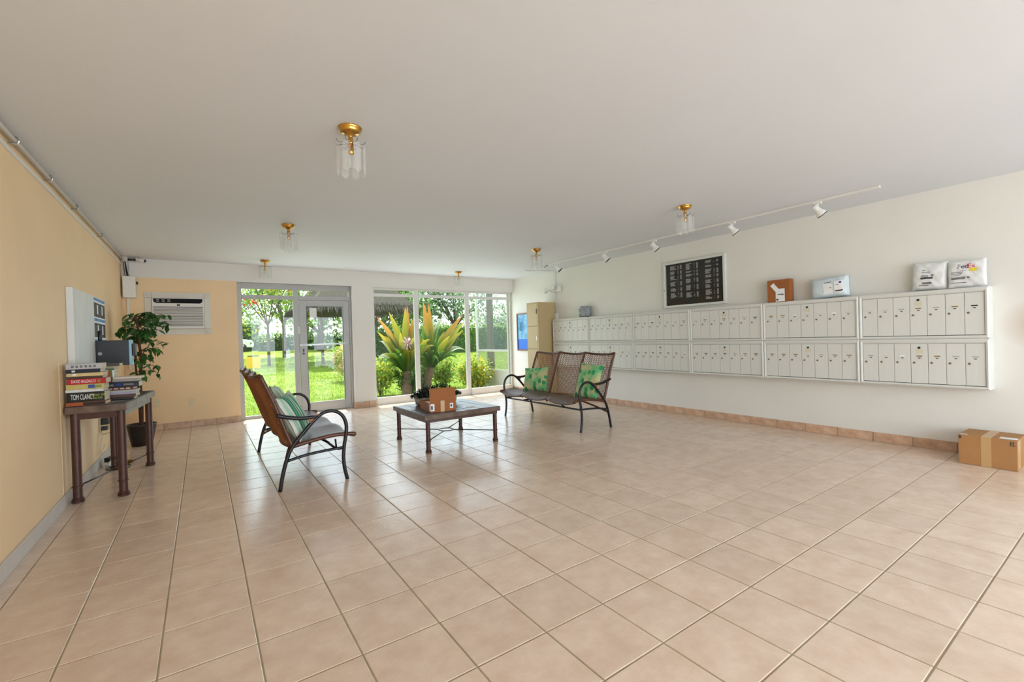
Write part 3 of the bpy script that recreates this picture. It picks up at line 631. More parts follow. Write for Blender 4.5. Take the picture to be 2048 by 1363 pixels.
# ---- track light
tk = thing('track_light', 'white ceiling track with five spot heads along the mailbox wall', 'track light', (6.0, 1.2, H))
obj('track', B(-.018, .018, 0, 4.75, -.022, -.0005), M['white_pl'], tk, bevel=.003)
obj('end_feed', MB().tube([(0,4.75,-.012),(.02,4.83,-.02),(.03,4.9,-.035)], .007, 8), M['wire'], tk, smooth=True)
for y in (5.70, 4.585, 3.68, 2.585, 1.705):
    yy = y-1.2; hd = obj('spot_head', MB().box(-.016, .016, yy-.035, yy+.035, -.04, -.022).tube([(0,yy,-.04),(0,yy,-.065)], .009, 8).tube([(-.032,yy,-.1),(-.032,yy,-.07),(0,yy,-.06),(.032,yy,-.07),(.032,yy,-.1)], .006, 6), M['white_pl'], tk)
    Mx = Matrix.Rotation(R(-30), 3, 'Y') @ Matrix.Rotation(R(-28), 3, 'X')
    obj('can', MB().lathe([(.0,.055),(.026,.055),(.03,.05),(.03,.02),(.028,.01),(.034,-.02),(.047,-.045),(.047,-.062),(.043,-.062),(.03,-.02),(0,-.01)], 20, M=Mx, c=(0, yy, -.1)), M['white_pl'], hd, smooth=True)
    obj('rim', MB().lathe([(.047,-.058),(.0485,-.06),(.0485,-.066),(.043,-.066)], 20, M=Mx, c=(0, yy, -.1)), M['wire'], hd, smooth=True)

# ---- brass ceiling fixtures with crystal drops
def fixture():
    t = thing('ceiling_light', '', 'ceiling light', (0,0,H), 0, 'brass and crystal ceiling lights')
    obj('canopy', MB().lathe([(.068,-.0005),(.068,-.006),(.064,-.012),(.058,-.022),(.058,-.026),(.045,-.034),(.028,-.036),(.024,-.044),(.014,-.05),(.012,-.058),(.015,-.066),(.015,-.09),(.012,-.1)], 28), M['brass'], t, smooth=True)
    obj('socket', MB().lathe([(.012,-.1),(.017,-.102),(.017,-.155),(.014,-.158),(0,-.158)], 16), M['brass'], t, smooth=True)
    obj('bulb', MB().lathe([(.012,-.156),(.013,-.17),(.022,-.19),(.026,-.21),(.022,-.228),(.012,-.238),(0,-.241)], 16), M['clear'], t, smooth=True)
    for k in range(8):
        a = k*math.pi/4+.2; c, s = math.cos(a), math.sin(a)
        P = lambda r, z: (r*c, r*s, z)
        obj('hook', MB().tube([P(.012,-.1),P(.045,-.094),P(.074,-.102),P(.084,-.094),P(.088,-.084)], .0016, 5), M['wire'], t)
        pr = MB(); n = 6; hw, th = .0235, .0065
        ring = lambda z, k_: [Vector((-s*u*hw*k_+c*(.079+v*th*k_), c*u*hw*k_+s*(.079+v*th*k_), z)) for u, v in ((-1,0),(-.6,1),(.6,1),(1,0),(.6,-1),(-.6,-1))]
        vs_ = ring(-.108, .85)+ring(-.118, 1)+ring(-.262, 1); tip = [Vector((c*.079, s*.079, -.282))]
        fs_ = [tuple(range(6))[::-1]]+[(l*6+j, l*6+(j+1) % 6, l*6+6+(j+1) % 6, l*6+6+j) for l in range(2) for j in range(6)]+[(12+j, 12+(j+1) % 6, 18) for j in range(6)]
        pr.add(vs_+tip, fs_); obj('crystal', pr, M['clear'], t)
    return t
f0 = fixture()
for i, (x, y, lb) in enumerate([(1.665, 2.487, 'largest and nearest brass ceiling light with crystal drops'), (1.70, 5.07, 'brass crystal ceiling light above the left settee, middle of the left row'), (1.72, 7.46, 'brass crystal ceiling light near the beam above the glass door'),
        (4.97, 2.497, 'brass crystal ceiling light overlapping the white track'), (4.965, 4.955, 'brass crystal ceiling light at the far end of the white track'), (4.95, 7.36, 'brass crystal ceiling light near the beam above the big window')]):
    o = f0 if i == 0 else copy_tree(f0)
    o.location = (x, y, H); o.rotation_euler.z = i*.35; o['label'] = lb

# ---- cardboard box on the floor
bx = thing('floor_carton', 'taped brown cardboard box on the floor against the mailbox wall', 'box', (6.222, .424, .001))
obj('carton', B(0, .36, 0, .342, 0, .245), M['card'], bx, bevel=.003)
obj('tape', B(-.001, .362, .146, .206, .0, .2462), M['tape'], bx)
for a in [(.02,.10,.005,.105),(.02,.05,.29,.335)]: obj('shipping_label', B(a[0], a[1], a[2], a[3], .2464, .2472), M['paper'], bx)
obj('tape', B(.004, .12, -.001, .0, .01, .24), M['tape'], bx)
for q in (.02, .034): obj('print', MB().box(-.0012, -.0004, q, q+.006, .205, .232), M['ink'], bx)
obj('print', MB().box(-.0012, -.0004, .012, .046, .197, .201), M['ink'], bx); obj('print', MB().box(-.0012, -.0004, .322, .339, .215, .238), M['ink'], bx)
# ================================================================== LEFT SIDE
# ---- air conditioner in its trim
ac = thing('air_conditioner', 'white wall air conditioner framed with rosette corner trim', 'air conditioner', (.24, 8.0, 1.378))
M['ac'] = mat('ac_plastic', (226, 224, 218), .45); M['trimw'] = mat('trim_paint', (222, 216, 204), .5, noise=.04)
AW, AH, tw = .785, .62, .082
for a in [(tw,AW-tw,0,tw),(tw,AW-tw,AH-tw,AH),(0,tw,tw,AH-tw),(AW-tw,AW,tw,AH-tw)]: obj('trim_board', B(a[0]+.0015, a[1]-.0015, -.016, -.0005, a[2]+.0015, a[3]-.0015), M['trimw'], ac, bevel=.002)
for x in (0, AW-tw):
    for z in (0, AH-tw):
        rs = obj('corner_block', B(x, x+tw, -.022, -.0005, z, z+tw), M['trimw'], ac, bevel=.002)
        obj('rosette', MB().lathe([(.03,0),(.03,.004),(.026,.006),(.022,.003),(.016,.003),(.013,.006),(.006,.004),(0,.007)], 20, M=Matrix.Rotation(R(90), 3, 'X'), c=(x+tw/2, -.022, z+tw/2)), M['trimw'], rs, smooth=True)
fb0, fb1, fz0, fz1 = tw+.002, AW-tw-.002, tw+.004, AH-tw-.002
obj('housing', B(fb0, fb1, -.05, -.0005, fz0, fz1), M['ac'], ac, bevel=.008)
obj('control_panel', MB().add([(fb0+.015,-.053,fz1-.012),(fb1-.015,-.053,fz1-.012),(fb1-.022,-.053,fz1-.06),(fb1-.05,-.053,fz1-.078),(fb0+.05,-.053,fz1-.078),(fb0+.022,-.053,fz1-.06),(fb0+.015,-.046,fz1-.012),(fb1-.015,-.046,fz1-.012),(fb1-.022,-.046,fz1-.06),(fb1-.05,-.046,fz1-.078),(fb0+.05,-.046,fz1-.078),(fb0+.022,-.046,fz1-.06)], [(5,4,3,2,1,0)]+[(i, (i+1) % 6, 6+(i+1) % 6, 6+i) for i in range(6)]), mat('panel_black', (22, 22, 24), .7, spec=.2), ac, label='black control panel')
vn = MB()
for q in range(3): 
    for zz in range(3): vn.box(fb0+.05+q*.065, fb0+.085+q*.065, -.0545, -.053, fz1-.03-zz*.014, fz1-.025-zz*.014)
obj('button_print', vn, M['lbl_silver'], ac)
obj('badge', B((fb0+fb1)/2-.02, (fb0+fb1)/2+.018, -.0525, -.05, fz1-.116, fz1-.092), M['wire'], ac)
obj('grille_recess', B(fb0+.015, fb1-.015, -.0512, -.05, fz0+.03, fz1-.13), M['wire'], ac)
nsl = 17; zz0, zz1 = fz0+.032, fz1-.132
for q in range(nsl):
    z = zz0+(zz1-zz0)*q/nsl; obj('louvre', B(fb0+.015, fb1-.015, -.056, -.0512, z, z+(zz1-zz0)/nsl*.52), M['ac'], ac)

# ---- boxes, cables and camera in the corner
jb = thing('junction_box', 'white utility box in the corner with cables coming down from the ceiling', 'utility box', (.022, 7.88, 1.90))
obj('case', B(0, .14, -.03, .115, 0, .295), M['white_pl'], jb, bevel=.006)
obj('knob', MB().lathe([(.02,0),(.02,.02)], 14, M=Matrix.Rotation(R(90), 3, 'Y'), c=(.14, .05, .21)), M['black'], jb)
obj('raceway', B(.03, .055, .095, .1195, -1.0, 0), M['white_pl'], jb)
for k, (dx, c) in enumerate(((0, 'wire'), (.018, 'black'), (.03, 'black'), (.008, 'cream_pl'))):
    obj('cable', MB().tube(smoothpath([(.03+dx,.04,.295),(.022+dx*.8,.05,.38),(.012+dx*.6,.055,.50),(.012+dx*.5,.06,.497)], 4), .006, 6), M[c], jb, smooth=True)
obj('raceway_stub', B(.065, .09, .095, .1195, .295, .50), M['white_pl'], jb)
plain('conduit_elbow_box', B(.03, .085, 7.86, 7.93, 2.40, H-.0005), M['grey_trim'], 'small grey conduit fitting at the corner of the ceiling', 'conduit box', bevel=.004)
plain('conduit_stub', MB().tube([(.085, 7.9, 2.43),(.17, 7.9, 2.43)], .016, 10), M['wire'], 'short dark conduit between the corner fitting and the camera', 'conduit', smooth=True)
sc = thing('security_camera', 'white bullet security camera by the beam corner', 'camera', (.20, 7.9, 2.43))
obj('bracket', B(-.03, .02, -.02, .0995, -.02, .03), M['white_pl'], sc, bevel=.004)
obj('barrel', MB().lathe([(.022,0),(.024,.07),(.02,.075)], 16, M=Matrix.Rotation(R(100), 3, 'Y'), c=(-.01, -.03, .0)), M['white_pl'], sc, smooth=True)
obj('lens', MB().lathe([(.02,0),(.018,.02),(0,.024)], 16, M=Matrix.Rotation(R(100), 3, 'Y'), c=(.064, -.03, -.012)), M['black'], sc, smooth=True)

# ---- outlets on the end wall
for x, z, lb in ((.335, .345, 'cream outlet plate on the end wall nearest the ficus'), (.745, .305, 'cream outlet plate on the end wall nearer the glass door')):
    t = thing('outlet_plate', lb, 'outlet', (x, 8.0, z), 0, 'end wall outlets')
    obj('plate', B(-.036, .036, -.006, -.0005, 0, .115), M['cream_pl'], t, bevel=.003)
    for zz in (.018, .067): obj('socket', B(-.016, .016, -.0085, -.006, zz, zz+.03), M['cream_pl'], t, bevel=.003)

# ---- white panel, notices and equipment on the peach wall
wp = thing('whitewashed_artwork', 'tall whitewashed panel with greenish smears hung on the peach wall above the books', 'panel', (0, 4.79, 1.0))
obj('board', B(.0005, .044, 0, .86, 0, .71), mat('whitewash', (232, 231, 226), .5, col2=(220, 224, 220), nscale=3, stretch=(1, 4, 1)), wp, bevel=.003)
ns = thing('notice_display', 'notice panel with dark printed sheets and blue bands on the peach wall', 'notice', (0, 5.70, 1.26))
obj('backing', B(.0005, .012, 0, .78, 0, .47), M['paper'], ns)
bl = mat('blue_brush', (110, 160, 216), .6, noise=.3, nscale=10); dk = mat('dark_print', (62, 66, 66), .5, noise=.3, nscale=30)
for z in (.435, .225, .01): obj('blue_band', B(.012, .013, 0, .78, z, z+.03), bl, ns)
for z in (.27, .06):
    for k in range(3):
        s_ = obj('dark_sheet', B(.012, .0145, .015+k*.255, .25+k*.255, z, z+.145), dk, ns); obj('print', B(.0145, .0152, .06+k*.255, .115+k*.255, z+.03, z+.125), M['paper'], s_)
rb = thing('network_cabinet', 'black box with stub antenna and front painted pale with window light, fixed to the peach wall', 'network box', (.016, 5.68, 1.03))
obj('case', B(-.0005, .275, 0, .14, 0, .25), M['black'], rb, bevel=.003)
obj('front_panel', B(.275, .295, 0, .14, 0, .25), mat('window_light_paint', (150, 200, 220), .4), rb, label='front panel with bluish window light painted on')  # bluish window light on the black box's front, put into the base colour
obj('front_box', B(.295, .325, .01, .13, .09, .215), M['black'], rb, bevel=.006)
obj('slot', B(.295, .297, .03, .05, .03, .07), M['black'], rb)
obj('badge', MB().lathe([(.017,0),(.015,.002),(0,.002)], 16, M=Matrix.Rotation(R(90), 3, 'X') @ Matrix.Scale(1, 3), c=(.055, -.0002, .12)), M['lbl_silver'], rb)
obj('antenna', MB().lathe([(.014,.25),(.016,.26),(.016,.34),(.01,.348)], 12, (.055, .03, 0)), M['black'], rb, smooth=True)
plain('cable_raceway', B(.0002, .0025, 4.49, 4.512, .1, 1.1), M['peach'], 'vertical peach-painted cable raceway on the wall behind the console table', 'raceway')

# ---- books
bm_cache = {}
def book(label, spine, x0, y0, w, d, h, z, rz=0, title=None, tcol='paper', tsz=.6, cover=None, tx=.42):
    """spine faces the camera (-y); w along the spine, d depth of the page block, h thickness"""
    t = thing('book', label, 'book', (x0, y0, z), rz, 'books on the console table')
    k = 'cov_%d_%d_%d' % (cover or spine)
    if k not in M: M[k] = mat(k, cover or spine, .45)
    ks = 'spn_%d_%d_%d' % spine
    if ks not in M: M[ks] = mat(ks, spine, .4, noise=.12, nscale=30)
    c = .0022
    obj('cover', MB().box(0, w, .0, d, 0, c).box(0, w, 0, d, h-c, h), M[k], t)
    obj('spine', B(0, w, -.002, .004, 0, h), M[ks], t, bevel=.0012)
    obj('pages', B(.003, w-.003, .004, d-.004, c, h-c), mat_pages, t)
    if title:
        me = text_mesh(title, h*tsz*1.25, M[tcol]); xsz = max(v.co.x for v in me.vertices)-min(v.co.x for v in me.vertices)
        o = obj('lettering', me, None, t, (w*tx, -.0026, h*.5), rot=(R(90), 0, 0)); o.scale.x = min(1.6, w*.62/max(xsz, .01))
    return t
mat_pages = mat('pages', (222, 208, 180), .8, noise=.15, nscale=120, stretch=(.05, .05, 6))
M['lime'] = mat('lime_print', (170, 200, 60), .6)
r = random.Random(3); z = .7565
A = [((176,92,44),.028,.235,'orange and black thin book at the bottom of the front pile',None), ((26,25,26),.076,.225,'thick black book with bold pale author lettering on its spine','TOM CLANCY'), ((222,222,220),.022,.225,'white-edged flat book above the thick black book',None),
     ((210,188,110),.040,.225,'yellow and blue paperback under the red book',None), ((190,24,34),.042,.23,'red book with white author lettering on its spine','DAVID BALDACCI'), ((74,52,40),.018,.22,'dark brown thin book above the red book',None), ((222,196,140),.026,.215,'cream book in the front pile under the navy book',None), ((34,38,56),.030,.205,'navy book with a white round badge in the front pile',None), ((196,194,196),.042,.21,'white book with grey lettering on top of the front pile','OCEAN')]
A[-1] = A[-1][:4]+(None,)
for i, (c, h, w, lb, ti) in enumerate(A):
    b = book(lb, c, .018+r.uniform(-.004,.008)+i*.001, 4.575+r.uniform(-.006,.008)-.0, w, .155, h, z, R(-5+r.uniform(-1,1)), ti, 'paper', .62, None)
    if ti and c[0] < 60:
        for tx_, zz in (('DEAD OR', .64), ('ALIVE', .34)): 
            o = obj('lettering', text_mesh(tx_, h*.28, M['lime']), None, b, (w*.83, -.0026, h*zz), rot=(R(90),0,0))
    if 'navy' in lb: obj('badge', B(.035, .055, -.003, -.002, .008, .022), M['paper'], b)
    if 'yellow' in lb: obj('print', B(.13, .17, -.003, -.002, .006, .034), mat('blue_spot', (50,80,150), .5), b); obj('print', B(.172, .21, -.003, -.002, .008, .03), mat('green_spot', (130,150,80), .5), b)
    if 'orange' in lb: obj('print', B(.10, .232, -.003, -.002, .003, .025), M['black'], b)
    if 'white book' in lb:
        for q in range(6): obj('print', B(.03+q*.026, .046+q*.026, -.003, -.002, .012, .03), M['gprint'], b)
    if ti and c[0] > 150: obj('print', B(w*.78, w*.86, -.003, -.002, .008, .034), M['lbl_gold'], b)
    z += h+.0006
z = .7565; Bk = [((60,50,48),.02,.19,'dark thin book at the bottom of the middle pile'), ((112,80,62),.024,.20,'brown flat book low in the middle pile'), ((188,180,200),.018,.20,'lavender flat book in the middle pile'), ((196,190,184),.018,.20,'pale flat book in the middle pile'), ((120,50,40),.024,.19,'maroon book with pale letters in the middle pile'), ((38,42,50),.046,.225,'black hardback with blue spine panel in the middle pile'), ((168,160,150),.022,.17,'grey flat book near the top of the middle pile'), ((222,206,190),.018,.19,'cream and red flat book on top of the middle pile')]
for i, (c, h, w, lb) in enumerate(Bk):
    x0 = .21+r.uniform(-.006,.006)+(.05 if i > 5 else 0)
    b = book(lb, c, x0, 4.86+r.uniform(-.01,.01), w, .15, h, z, R(-6+r.uniform(-2,2)))
    if 'blue spine' in lb:
        obj('print', B(.07, .105, -.003, -.002, .012, .034), M['bprint'], b); obj('print', B(.12, .19, -.003, -.002, .014, .03), M['gprint'], b); obj('print', B(.02, .055, -.003, -.002, .012, .028), M['gprint'], b)
    if 'maroon' in lb:
        for q in range(4): obj('print', B(.02+q*.04, .048+q*.04, -.003, -.002, .007, .017), M['lbl_cream'], b)
    z += h+.0006
zb_ = z-.0406-.0012
for i, (c, w_, h_, lb) in enumerate([((70,74,72),.016,.105,'small grey upright paperback leaning by the middle pile'), ((176,84,40),.02,.10,'small orange upright paperback by the middle pile'), ((120,130,70),.012,.10,'small olive upright paperback by the middle pile')]):
    t = thing('book', lb, 'book', (.198+i*.0222, 4.90, zb_), R(-5), 'books on the console table')
    obj('spine', B(0, w_, 0, .004, 0, h_), mat('up%d' % i, c, .45), t); obj('cover', MB().box(0, .0015, .004, .06, 0, h_).box(w_-.0015, w_, .004, .06, 0, h_), M['paper'], t); obj('pages', B(.0016, w_-.0016, .004, .058, .002, h_-.002), mat_pages, t)
z = .7565; Ck = [((150,140,120),.06,'beige boxed book at the bottom of the back pile'), ((120,116,110),.05,'grey thick book in the back pile'), ((196,184,150),.045,'tan thick book in the back pile'), ((90,96,90),.04,'slate green thick book in the back pile'), ((206,196,170),.03,'cream book in the back pile'), ((110,120,96),.034,'olive green hardback high in the back pile'), ((184,176,140),.02,'yellowish thin book near the top of the back pile'), ((84,80,78),.024,'dark grey book on top of the back pile')]
for i, (c, h, lb) in enumerate(Ck):
    book(lb, c, .03+r.uniform(-.01,.01)+(.045 if i == 7 else 0), 5.13+r.uniform(-.008,.008)+(.02 if i > 5 else 0), .205, .15, h, z, R(-5+r.uniform(-2,2))); z += h+.0006
plain('yellow_note', MB().box(-.05, .05, -.012, .012, 0, .001, M=Matrix.Rotation(R(20), 4, 'Z')), M['lbl_cream'], 'pale yellow slip at the front corner of the console table', 'paper', loc=(.30, 4.72, .7575))

# ---- cables under the console
pw = thing('power_adapter', 'black power adapter and plugs on the wall outlet under the console table', 'power adapter', (0, 6.05, .36))
obj('outlet', B(.0005, .012, -.06, .1, -.03, .14), M['cream_pl'], pw, bevel=.003)
obj('adapter', B(.012, .075, -.05, .03, .05, .12), M['black'], pw, bevel=.006); obj('adapter', B(.012, .06, -.04, .05, -.01, .03), M['black'], pw, bevel=.006)
obj('plug', B(.012, .06, -.085, -.06, -.05, -.03), M['cream_pl'], pw, bevel=.004)
def cable(name, label, pts, rad, m): return plain(name, MB().tube(smoothpath(pts, 5), rad, 6), m, label, 'cable', smooth=True)
cable('cream_cable', 'cream cable hanging in a loop from the wall outlet to the floor', [(.05,5.98,.32),(.09,5.94,.33),(.13,5.9,.28),(.15,5.88,.2),(.13,5.86,.1),(.09,5.84,.05),(.05,5.8,.012),(.09,5.76,.01),(.12,5.77,.01)], .005, M['cream_pl'])
cable('coiled_cable', 'tan cable coiled on the floor under the console table', [(.20+.06*math.cos(a*.6)+.001*a, 5.85+.07*math.sin(a*.6), .008+.0008*a) for a in range(0, 26)], .006, M['lbl_gold'])
cable('hung_cable', 'pale cable looped on the peach wall behind the console leg', [(.03,5.95,.30),(.03,5.86,.27),(.03,5.80,.21),(.03,5.86,.15),(.03,5.98,.16),(.03,6.05,.2)], .0045, M['cream_pl'])
ps = thing('power_strip', 'black and white power strip on the floor under the console table', 'power strip', (.09, 5.95, .001), R(-20))
obj('case', B(-.03, .03, -.09, .09, 0, .04), M['white_pl'], ps, bevel=.006)
for k in (-1, 0, 1): obj('plug', B(-.025, .025, k*.055-.02, k*.055+.02, .04, .085), M['black'], ps, bevel=.006)

# ---- ficus
M['fic_leaf'] = mat('ficus_leaf', (56, 104, 44), .35, rndv=.4, trans=.15)
M['bark'] = mat('brown_bark', (92, 58, 38), .8, noise=.4, nscale=30, bump=.4, bscale=60)
fc = thing('potted_ficus', 'leafy ficus tree in a dark brown pot between console table and end wall', 'plant', (.255, 6.93, 0))
obj('pot', MB().lathe([(.098,0),(.105,.006),(.148,.25),(.152,.262),(.142,.262),(.136,.235),(0,.23)], 28), mat('dark_pot', (44, 36, 32), .35, noise=.5, nscale=12), fc, smooth=True)
obj('soil', MB().lathe([(.0,.236),(.137,.232)], 24), mat('soil', (44, 32, 24), .9), fc)
trunk = smoothpath([(.0,0,.22),(.008,.0,.5),(.0,.01,.8),(.022,.0,1.05),(.005,0,1.25),(-.002,0,1.45),(-.02,.0,1.6)], 5)
obj('trunk', MB().tube(trunk, [.020-.009*i/len(trunk) for i in range(len(trunk))], 9), M['bark'], fc, smooth=True)
obj('trunk', MB().tube(smoothpath([(-.012,.01,.24),(-.02,.015,.7),(-.035,.01,.95),(-.03,.02,1.2)], 5), .011, 8), M['bark'], fc, smooth=True)
lm = MB(); Lf, wl = .094, .047
for i in range(5):
    pass
lv = [(0,0,0),(.25,.42,.006),(.55,.5,.004),(.82,.22,-.004),(1,0,-.012)]
vs_ = [(0,0,0)]+[(a*Lf, b*wl, c) for a, b, c in lv[1:4]]+[(Lf,0,-.014)]+[(a*Lf, -b*wl, c) for a, b, c in lv[3:0:-1]]+[(.25*Lf,0,-.001),(.55*Lf,0,-.003),(.82*Lf,0,-.008)]
lm.add(vs_, [(0,1,8),(1,2,9,8),(2,3,10,9),(3,4,10),(0,8,7),(8,9,6,7),(9,10,5,6),(10,4,5)])
leafm = mesh('leaf', lm, M['fic_leaf'], True); r = random.Random(17)
brs = []
for i in range(38):
    z = r.choice((r.uniform(1.14, 1.6), r.uniform(1.2, 1.6), r.uniform(1.3, 1.58), r.uniform(.78, 1.1))); a = r.uniform(0, 6.283)
    ln = r.uniform(.16, .37) if z > 1.1 else r.uniform(.1, .22)
    if z > 1.35: ln *= .85
    e = Vector((math.cos(a)*ln*1.0+(.06 if z < 1.5 else 0), math.sin(a)*ln*.9, r.uniform(-.03, .10)))
    if .255+e.x < .05: e.x = -.2+r.random()*.1
    p0 = Vector((0, 0, z)); pts = smoothpath([p0, p0+e*.5+Vector((0,0,.04)), p0+e], 4)
    obj('branch', MB().tube(pts, [.0045-.003*k/len(pts) for k in range(len(pts))], 5), M['bark'], fc); brs.append(pts)
cnt = 0
for pts in brs:
    for k in range(8):
        q = pts[min(len(pts)-1, int(len(pts)*(.35+.65*k/8)))]+Vector((r.uniform(-.03,.03), r.uniform(-.03,.03), r.uniform(-.02,.02)))
        if .255+q.x < .035 or cnt >= 298: continue
        cnt += 1
        l = obj('leaf', leafm, None, fc, q); l.rotation_euler = (r.uniform(-.5,.5), r.uniform(.1,1.1), r.uniform(0,6.283)); s_ = r.uniform(.8,1.25); l.scale = (s_, s_, s_)
        tip = q.x+math.cos(l.rotation_euler.z)*math.cos(l.rotation_euler.y)*Lf*s_
        if .255+tip < .02: l.rotation_euler.z = r.uniform(-1, 1)
plain('orange_tag', MB().box(-.012, .012, -.001, .001, -.028, .028, M=Matrix.Rotation(R(-25), 4, 'Y')), mat('orange_tag', (236, 96, 50), .6), 'small orange tag tied to the ficus stem', 'tag', loc=(.23, 6.915, .50))
# ================================================================== GARDEN
def gz(y): return -.12+max(0, y-12)*.027
def lawn_mat(name='lawn'):
    m = bpy.data.materials.new(name); m.use_nodes = True; n = m.node_tree; p = n.nodes['Principled BSDF']; L = n.links.new
    ge = n.nodes.new('ShaderNodeNewGeometry'); a = n.nodes.new('ShaderNodeTexNoise'); a.inputs['Scale'].default_value = .9; a.inputs['Detail'].default_value = 10; a.inputs['Roughness'].default_value = .75; L(ge.outputs['Position'], a.inputs['Vector'])
    rp = n.nodes.new('ShaderNodeValToRGB'); e = rp.color_ramp.elements; e[0].position = .35; e[0].color = srgb(112, 138, 42); e[1].position = .62; e[1].color = srgb(152, 174, 66); L(a.outputs[0], rp.inputs[0]); L(rp.outputs[0], p.inputs['Base Color'])
    p.inputs['Roughness'].default_value = .8; p.inputs['Specular IOR Level'].default_value = .2
    b = n.nodes.new('ShaderNodeBump'); b.inputs['Strength'].default_value = .8; b.inputs['Distance'].default_value = .05; nz = n.nodes.new('ShaderNodeTexNoise'); nz.inputs['Scale'].default_value = 60; L(ge.outputs['Position'], nz.inputs['Vector']); L(nz.outputs[0], b.inputs['Height']); L(b.outputs[0], p.inputs['Normal']); return m
M['lawn'] = lawn_mat(); M['blade'] = mat('grass_blade', (142, 168, 58), .6, rndv=0, trans=.25, col2=(110, 146, 42), nscale=1.5)
M['concrete'] = mat('concrete', (176, 170, 160), .85, noise=.15, nscale=6)
yl = [8.16, 8.9, 10, 12]+list(range(14, 90, 3)); gm = MB()
gm.grid(lambda a, b: Vector((-40+120*a, yl[min(int(round(b*(len(yl)-1))), len(yl)-1)], gz(yl[min(int(round(b*(len(yl)-1))), len(yl)-1)]))), 12, len(yl)-1)
struct('lawn_ground', gm, M['lawn'], 'bright green mown lawn beyond the glass', 'lawn')
struct('window_apron', B(-1, 9.5, 8.15, 8.62, -.3, -.06), M['concrete'], 'concrete apron along the outside of the glazing', 'paving')
struct('entrance_ground', B(-10, 17, -24, YR-.15, -.3, -.03), M['concrete'], 'pale paving outside the entrance behind the camera', 'paving')
# grass blades
r_ = np.random.default_rng(4); N = 130000
u1, u2 = r_.random(N), r_.random(N); Yb = 8.65+22*u1**2.2; Xb = (Yb+.26)*(.0+1.15*u2)+.6
zg = np.where(Yb > 12, -.12+(Yb-12)*.027, -.12); ang = r_.random(N)*6.283; hb = .02+.035*r_.random(N); lean = (r_.random(N)-.5)*.06; sc_ = .003+.0007*(Yb-8)
p0 = np.stack([Xb-np.cos(ang)*sc_, Yb-np.sin(ang)*sc_, zg-.005], 1); p1 = np.stack([Xb+np.cos(ang)*sc_, Yb+np.sin(ang)*sc_, zg-.005], 1); p2 = np.stack([Xb+lean, Yb+lean*.5, zg+hb], 1)
V = np.stack([p0, p1, p2], 1).reshape(-1, 3); me = bpy.data.meshes.new('grass_blades'); me.vertices.add(3*N); me.vertices.foreach_set('co', V.ravel()); me.loops.add(3*N); me.loops.foreach_set('vertex_index', np.arange(3*N)); me.polygons.add(N); me.polygons.foreach_set('loop_start', np.arange(0, 3*N, 3)); me.update(calc_edges=True); me.materials.append(M['blade'])
tag(obj('grass', me, None), 'short green grass blades over the lawn', 'grass', kind='stuff')

M['lf_y'] = mat('yellow_leaf', (214, 206, 70), .45, trans=.35); M['lf_g'] = mat('green_leaf', (114, 154, 62), .45, trans=.42); M['lf_d'] = mat('deep_leaf', (74, 118, 56), .5, trans=.4); M['lf_b'] = mat('blue_green_leaf', (138, 160, 138), .55, trans=.42); M['lf_l'] = mat('light_leaf', (150, 180, 66), .45, trans=.4); M['lf_p'] = mat('pink_leaf', (226, 190, 150), .45, trans=.3); M['red'] = mat('red_blossom', (226, 70, 60), .5, trans=.3)
def shrub(label, x, y, h, rx, mats, seed, n=900, ls=.075):
    t = thing('garden_shrub', label, 'shrub', (x, y, gz(y)), 0, 'shrubs outside the windows'); r = random.Random(seed)
    fo = MB(); tips = []
    for i in range(9):
        a = i*2.4; e = Vector((math.cos(a)*rx*r.uniform(.4,.95), math.sin(a)*rx*.8*r.uniform(.4,.95), h*r.uniform(.62,.98)))
        pts = smoothpath([(0,0,0), (e.x*.35, e.y*.35, e.z*.4), e], 4); obj('stem', MB().tube(pts, [.013-.009*k/len(pts) for k in range(len(pts))], 5), M['bark2'], t); tips.append((pts, e))
    for i in range(n):
        pts, e = r.choice(tips); q = pts[int(len(pts)*r.uniform(.42,.999))]
        p = q+Vector((r.gauss(0,1), r.gauss(0,1), r.gauss(0,.8)))*rx*.22
        d = Vector((p.x+r.uniform(-.3,.3), p.y+r.uniform(-.3,.3), r.uniform(-.2,.5)))
        fo.leaf(p, d, (r.uniform(-.5,.5), r.uniform(-.5,.5), 1), ls*r.uniform(.7,1.3), ls*.5*r.uniform(.8,1.2), r.choices(range(len(mats)), [3, 2, 1][:len(mats)])[0])
    o = obj('foliage', fo, [M[k] for k in mats], t); o['kind'] = 'stuff'; return t
M['bark2'] = mat('grey_bark', (104, 90, 76), .85, noise=.3, nscale=8, bump=.5, bscale=30)
shrub('bright yellow croton shrub in the right window bay', 6.15, 9.0, .85, .40, ('lf_y', 'lf_l', 'lf_g'), 31, 1900, .1)
shrub('olive green shrub in the middle window bay', 6.15, 10.7, .82, .46, ('lf_l', 'lf_g', 'lf_y'), 32, 1700, .1)
shrub('yellow-green shrub beside the pillar in the left window bay', 4.35, 10.35, .85, .42, ('lf_l', 'lf_y', 'lf_g'), 33, 1200, .1)
shrub('pinkish variegated shrub seen at the edge of the glass door', 4.72, 14.4, 1.15, .55, ('lf_p', 'lf_l', 'lf_g'), 34, 1500, .13)
shrub('dark green low shrub at the foot of the left crinum', 5.0, 10.15, .55, .34, ('lf_d', 'lf_g'), 35, 1100, .1)
shrub('small green shrub between the two crinum trunks', 5.45, 10.55, .75, .3, ('lf_g', 'lf_d'), 36, 800, .1)

